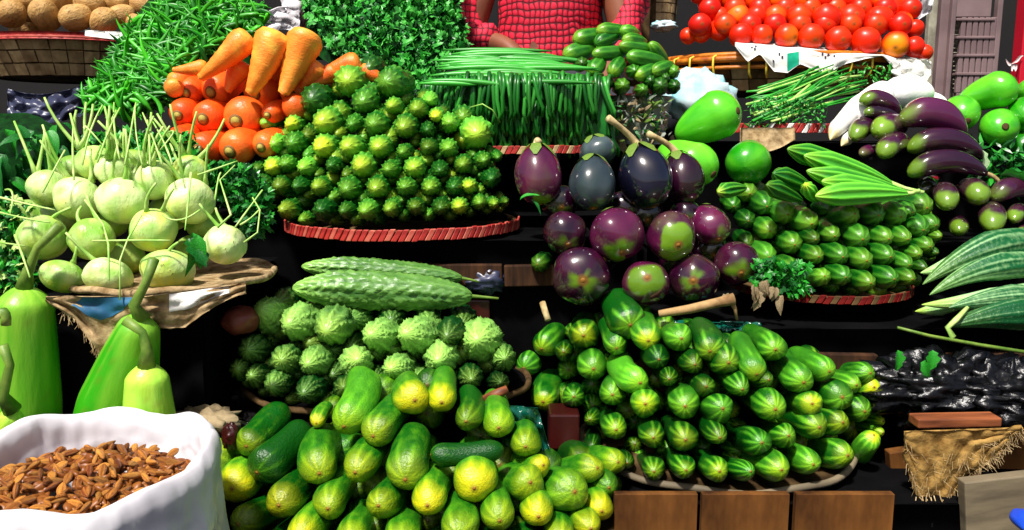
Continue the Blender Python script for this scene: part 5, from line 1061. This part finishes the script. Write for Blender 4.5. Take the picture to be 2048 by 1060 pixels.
o = link('kernel_bed', mesh('kernel_bed', V, Fc, M['alm'], True, [(.2, .3, 0)]*len(V))); o.color = (.2, .4, .42, 1); tag(o, 'deeper layer of brown kernels in the sack', 'kernels', None, 'stuff')
# ================================================================== junk at the lower right and in the gaps
def pbox(nm, xa, xb, ya, yb, Y0, Y1, m, label, cat, bev=.003, rz=0):
    a, b = P(xa, yb, Y0), P(xb, ya, Y0); o = box(nm, a.x, b.x, Y0, Y1, a.z, b.z, M[m], None, bev); o.rotation_euler = (0, rz, 0); tag(o, label, cat); return o
t = empty('plywood_panel', P(1500, 1000, 1.03)); tag(t, 'brown plywood front below the striped cucumber tray', 'board')
for i, (xa, xb) in enumerate(((1225, 1396), (1397, 1580), (1581, 1790))):
    a, b = P(xa, 1200, 1.05), P(xb, 989, 1.05); box('plank', a.x, b.x, 1.05, 1.062, a.z, b.z, M['wood'], t, .0007)
pbox('wooden_slat', 1836, 2005, 838, 856, 1.10, 1.13, 'woodred', 'orange-brown wooden slat lying under the black plastic', 'slat', .002, -.02)
pbox('grey_board', 1925, 2120, 955, 1120, 1.06, 1.08, 'woodgrey', 'grey weathered board at the lower right corner', 'board', .002, -.12)
pbox('brown_board', 1780, 2150, 880, 1150, 1.20, 1.22, 'wood', 'dark brown board behind the straw mat', 'board', .002, -.15)
blob('blue_bucket', 2060, 1045, .98, .018, .03, .012, 'blue', 2, .1, 2, 'bright blue plastic edge at the bottom right corner', 'plastic')
for (x, y, Y, rx, rz, s, lab) in ((1900, 775, 1.22, .12, .05, 1, 'crumpled shiny black plastic below the streaked gourds'), (2010, 790, 1.20, .10, .045, 4, 'black plastic bag by the right edge above the slat'), (1850, 800, 1.28, .06, .05, 9, 'black plastic bag beside the yellow cucumber tips'), (420, 870, 1.30, .16, .06, 12, 'dark plastic heap behind the bottle gourds')):
    blob('black_plastic_bag', x, y, Y, rx, .06, rz, 'blackplastic', s, .5, 5.5, lab, 'plastic bag', (60, 36))
def mat_(u, v):
    x = 1808+235*u; top = 862-8*u; bot = lerp([0, .15, .3, .5, .7, .9, 1], [915, 1010, 1015, 965, 925, 885, 862], u)
    return P(x, top+(bot-top)*v+5*nz(u*14, v*6)*v, 1.10+.008*nz(u*9, v*6, 5)+.01*v)
sm = empty('straw_mat', mat_(.4, .3)); tag(sm, 'ragged straw mat hanging in the lower right corner', 'mat')
link('mat_body', sheet('mat_body', lambda u, v: mat_(u, v)-sm.location, 50, 20, M['straw'], .003), sm)
its = []
for i in range(420):
    u = rnd(0, 1); v = rnd(.3, 1.0) if i % 2 else rnd(.9, 1); p = mat_(u, v)-sm.location+Vector((0, -.004, 0)); q = p+Vector((rnd(-.010, .010), rnd(-.008, .0), rnd(-.016, .004))); w = Vector((.00035, 0, .0002))
    its.append(([p-w, p+w, q+w*.5, q-w*.5], [(0, 1, 2, 3)]))
o = link('loose_straw', join_meshes('loose_straw', its, M['fray']), sm); o['kind'] = 'stuff'
for i in range(12):
    p = P(rnd(1830, 1890), rnd(980, 1010), 1.09); d = Vector((rnd(-.03, .05), -.01, rnd(-.05, -.02)))
    o = link('straw_end', tube('straw', bez(p, p+d*.5+Vector((rnd(-.01, .01), 0, 0)), p+d, 5), .0008, M['fray'], 4), sm, -sm.location)
# teal plastic pieces
def crumple(name, poly, Y, m, label, cat, seed=0):
    (xa, ya), (xb, yb), (xc, yc), (xd, yd) = poly
    f = lambda u, v: P((xa*(1-u)+xb*u)*(1-v)+(xd*(1-u)+xc*u)*v, (ya*(1-u)+yb*u)*(1-v)+(yd*(1-u)+yc*u)*v, Y+.022*nz(u*4+seed, v*4)+.012*abs(nz(u*9, v*9, seed)))
    o = link(name, sheet(name, f, 26, 18, M[m], .001)); tag(o, label, cat); return o
crumple('green_plastic_sheet', [(970, 808), (1075, 815), (1108, 925), (1040, 915)], 1.12, 'teal', 'crumpled dark teal plastic behind the front cucumbers', 'plastic sheet', 1)
crumple('green_plastic_sheet', [(1320, 640), (1455, 645), (1470, 680), (1330, 680)], 1.30, 'teal', 'teal plastic sheet behind the top striped cucumbers', 'plastic sheet', 2)
crumple('green_plastic_sheet', [(1440, 642), (1522, 645), (1530, 690), (1450, 690)], 1.29, 'teal', 'small teal plastic corner below the dry stick', 'plastic sheet', 5)
o = link('dry_stick', tube('dry_stick', [P(1318, 628, 1.27), P(1380, 618, 1.26), P(1440, 604, 1.26), P(1468, 598, 1.26)], [.006, .0075, .008, .010], M['twig'], 8)); tag(o, 'pale dry stick under the lowest aubergines', 'stick')
o = link('dry_stick', tube('dry_stick', [P(1462, 602, 1.26), P(1470, 618, 1.26), P(1474, 640, 1.26)], [.005, .003, .002], M['twig'], 6)); tag(o, 'short broken twig hanging from the dry stick', 'stick')
o = link('dry_stick', tube('dry_stick', [P(1085, 605, 1.26), P(1090, 622, 1.25), P(1096, 640, 1.24)], .005, M['dry'], 8)); tag(o, 'pale stub standing above the left cucumbers', 'stick')
o = link('dry_stick', tube('dry_stick', [P(955, 808, 1.16), P(990, 790, 1.15), P(1015, 778, 1.15)], [.007, .008, .006], M['woodred'], 8)); tag(o, 'orange-brown stick beside the last bitter gourd', 'stick')
pbox('red_box', 1098, 1160, 830, 900, 1.24, 1.30, 'maroon', 'dark red box in the gap between the two cucumber heaps', 'box')
pbox('red_tin', 900, 980, 600, 655, 1.40, 1.45, 'maroon', 'dark red tin in shade behind the long bitter gourds', 'tin')
blob('onion', 480, 640, 1.26, .03, .03, .022, 'onion', 3, .12, 2, 'reddish onion in the shade left of the bitter gourds', 'onion')
blob('rag', 405, 845, 1.15, .05, .04, .018, 'dryleaf', 6, .6, 4, 'grey-brown rag right of the small pale bottle gourd', 'rag')
blob('red_scrap', 462, 872, 1.10, .012, .012, .018, 'maroon', 6, .3, 4, 'small red scrap left of the green cucumbers', 'scrap')
for i in range(9): leaf(P(1520+rnd(-12, 45), 560+rnd(-12, 30), 1.30), 'y', rnd(.02, .035), (rnd(-.6, .4), -.4, -1), 'dried tan leaf hanging beside the dark red aubergine', 'dried leaves by the small gourd tray')
for (x, y) in ((1795, 700), (1850, 720), (1865, 700)): leaf(P(x, y, 1.19), 'g', .032, (rnd(-.2, .2), -.3, -1), 'green leaf scrap hanging over the black plastic', 'leaf scraps over the black plastic')
for (x, y, s, k) in ((1470, 600, .03, 'y'), (1240, 600, .02, 'd'), (1060, 400, .025, 'd'), (1040, 400, .03, 'g')): leaf(P(x, y, 1.34), k, s, None, 'small loose leaf in the aubergine pile', 'loose leaves in the aubergine pile')
o = blob('crumpled_foil', 970, 560, 1.40, .035, .02, .02, 'greyfilm', 14, .6, 3, 'crumpled grey-blue plastic scrap behind the stalks of the bitter gourds', 'scrap')
print('objects', len(bpy.data.objects), 'tris', sum(len(m.polygons) for m in bpy.data.meshes)*2)
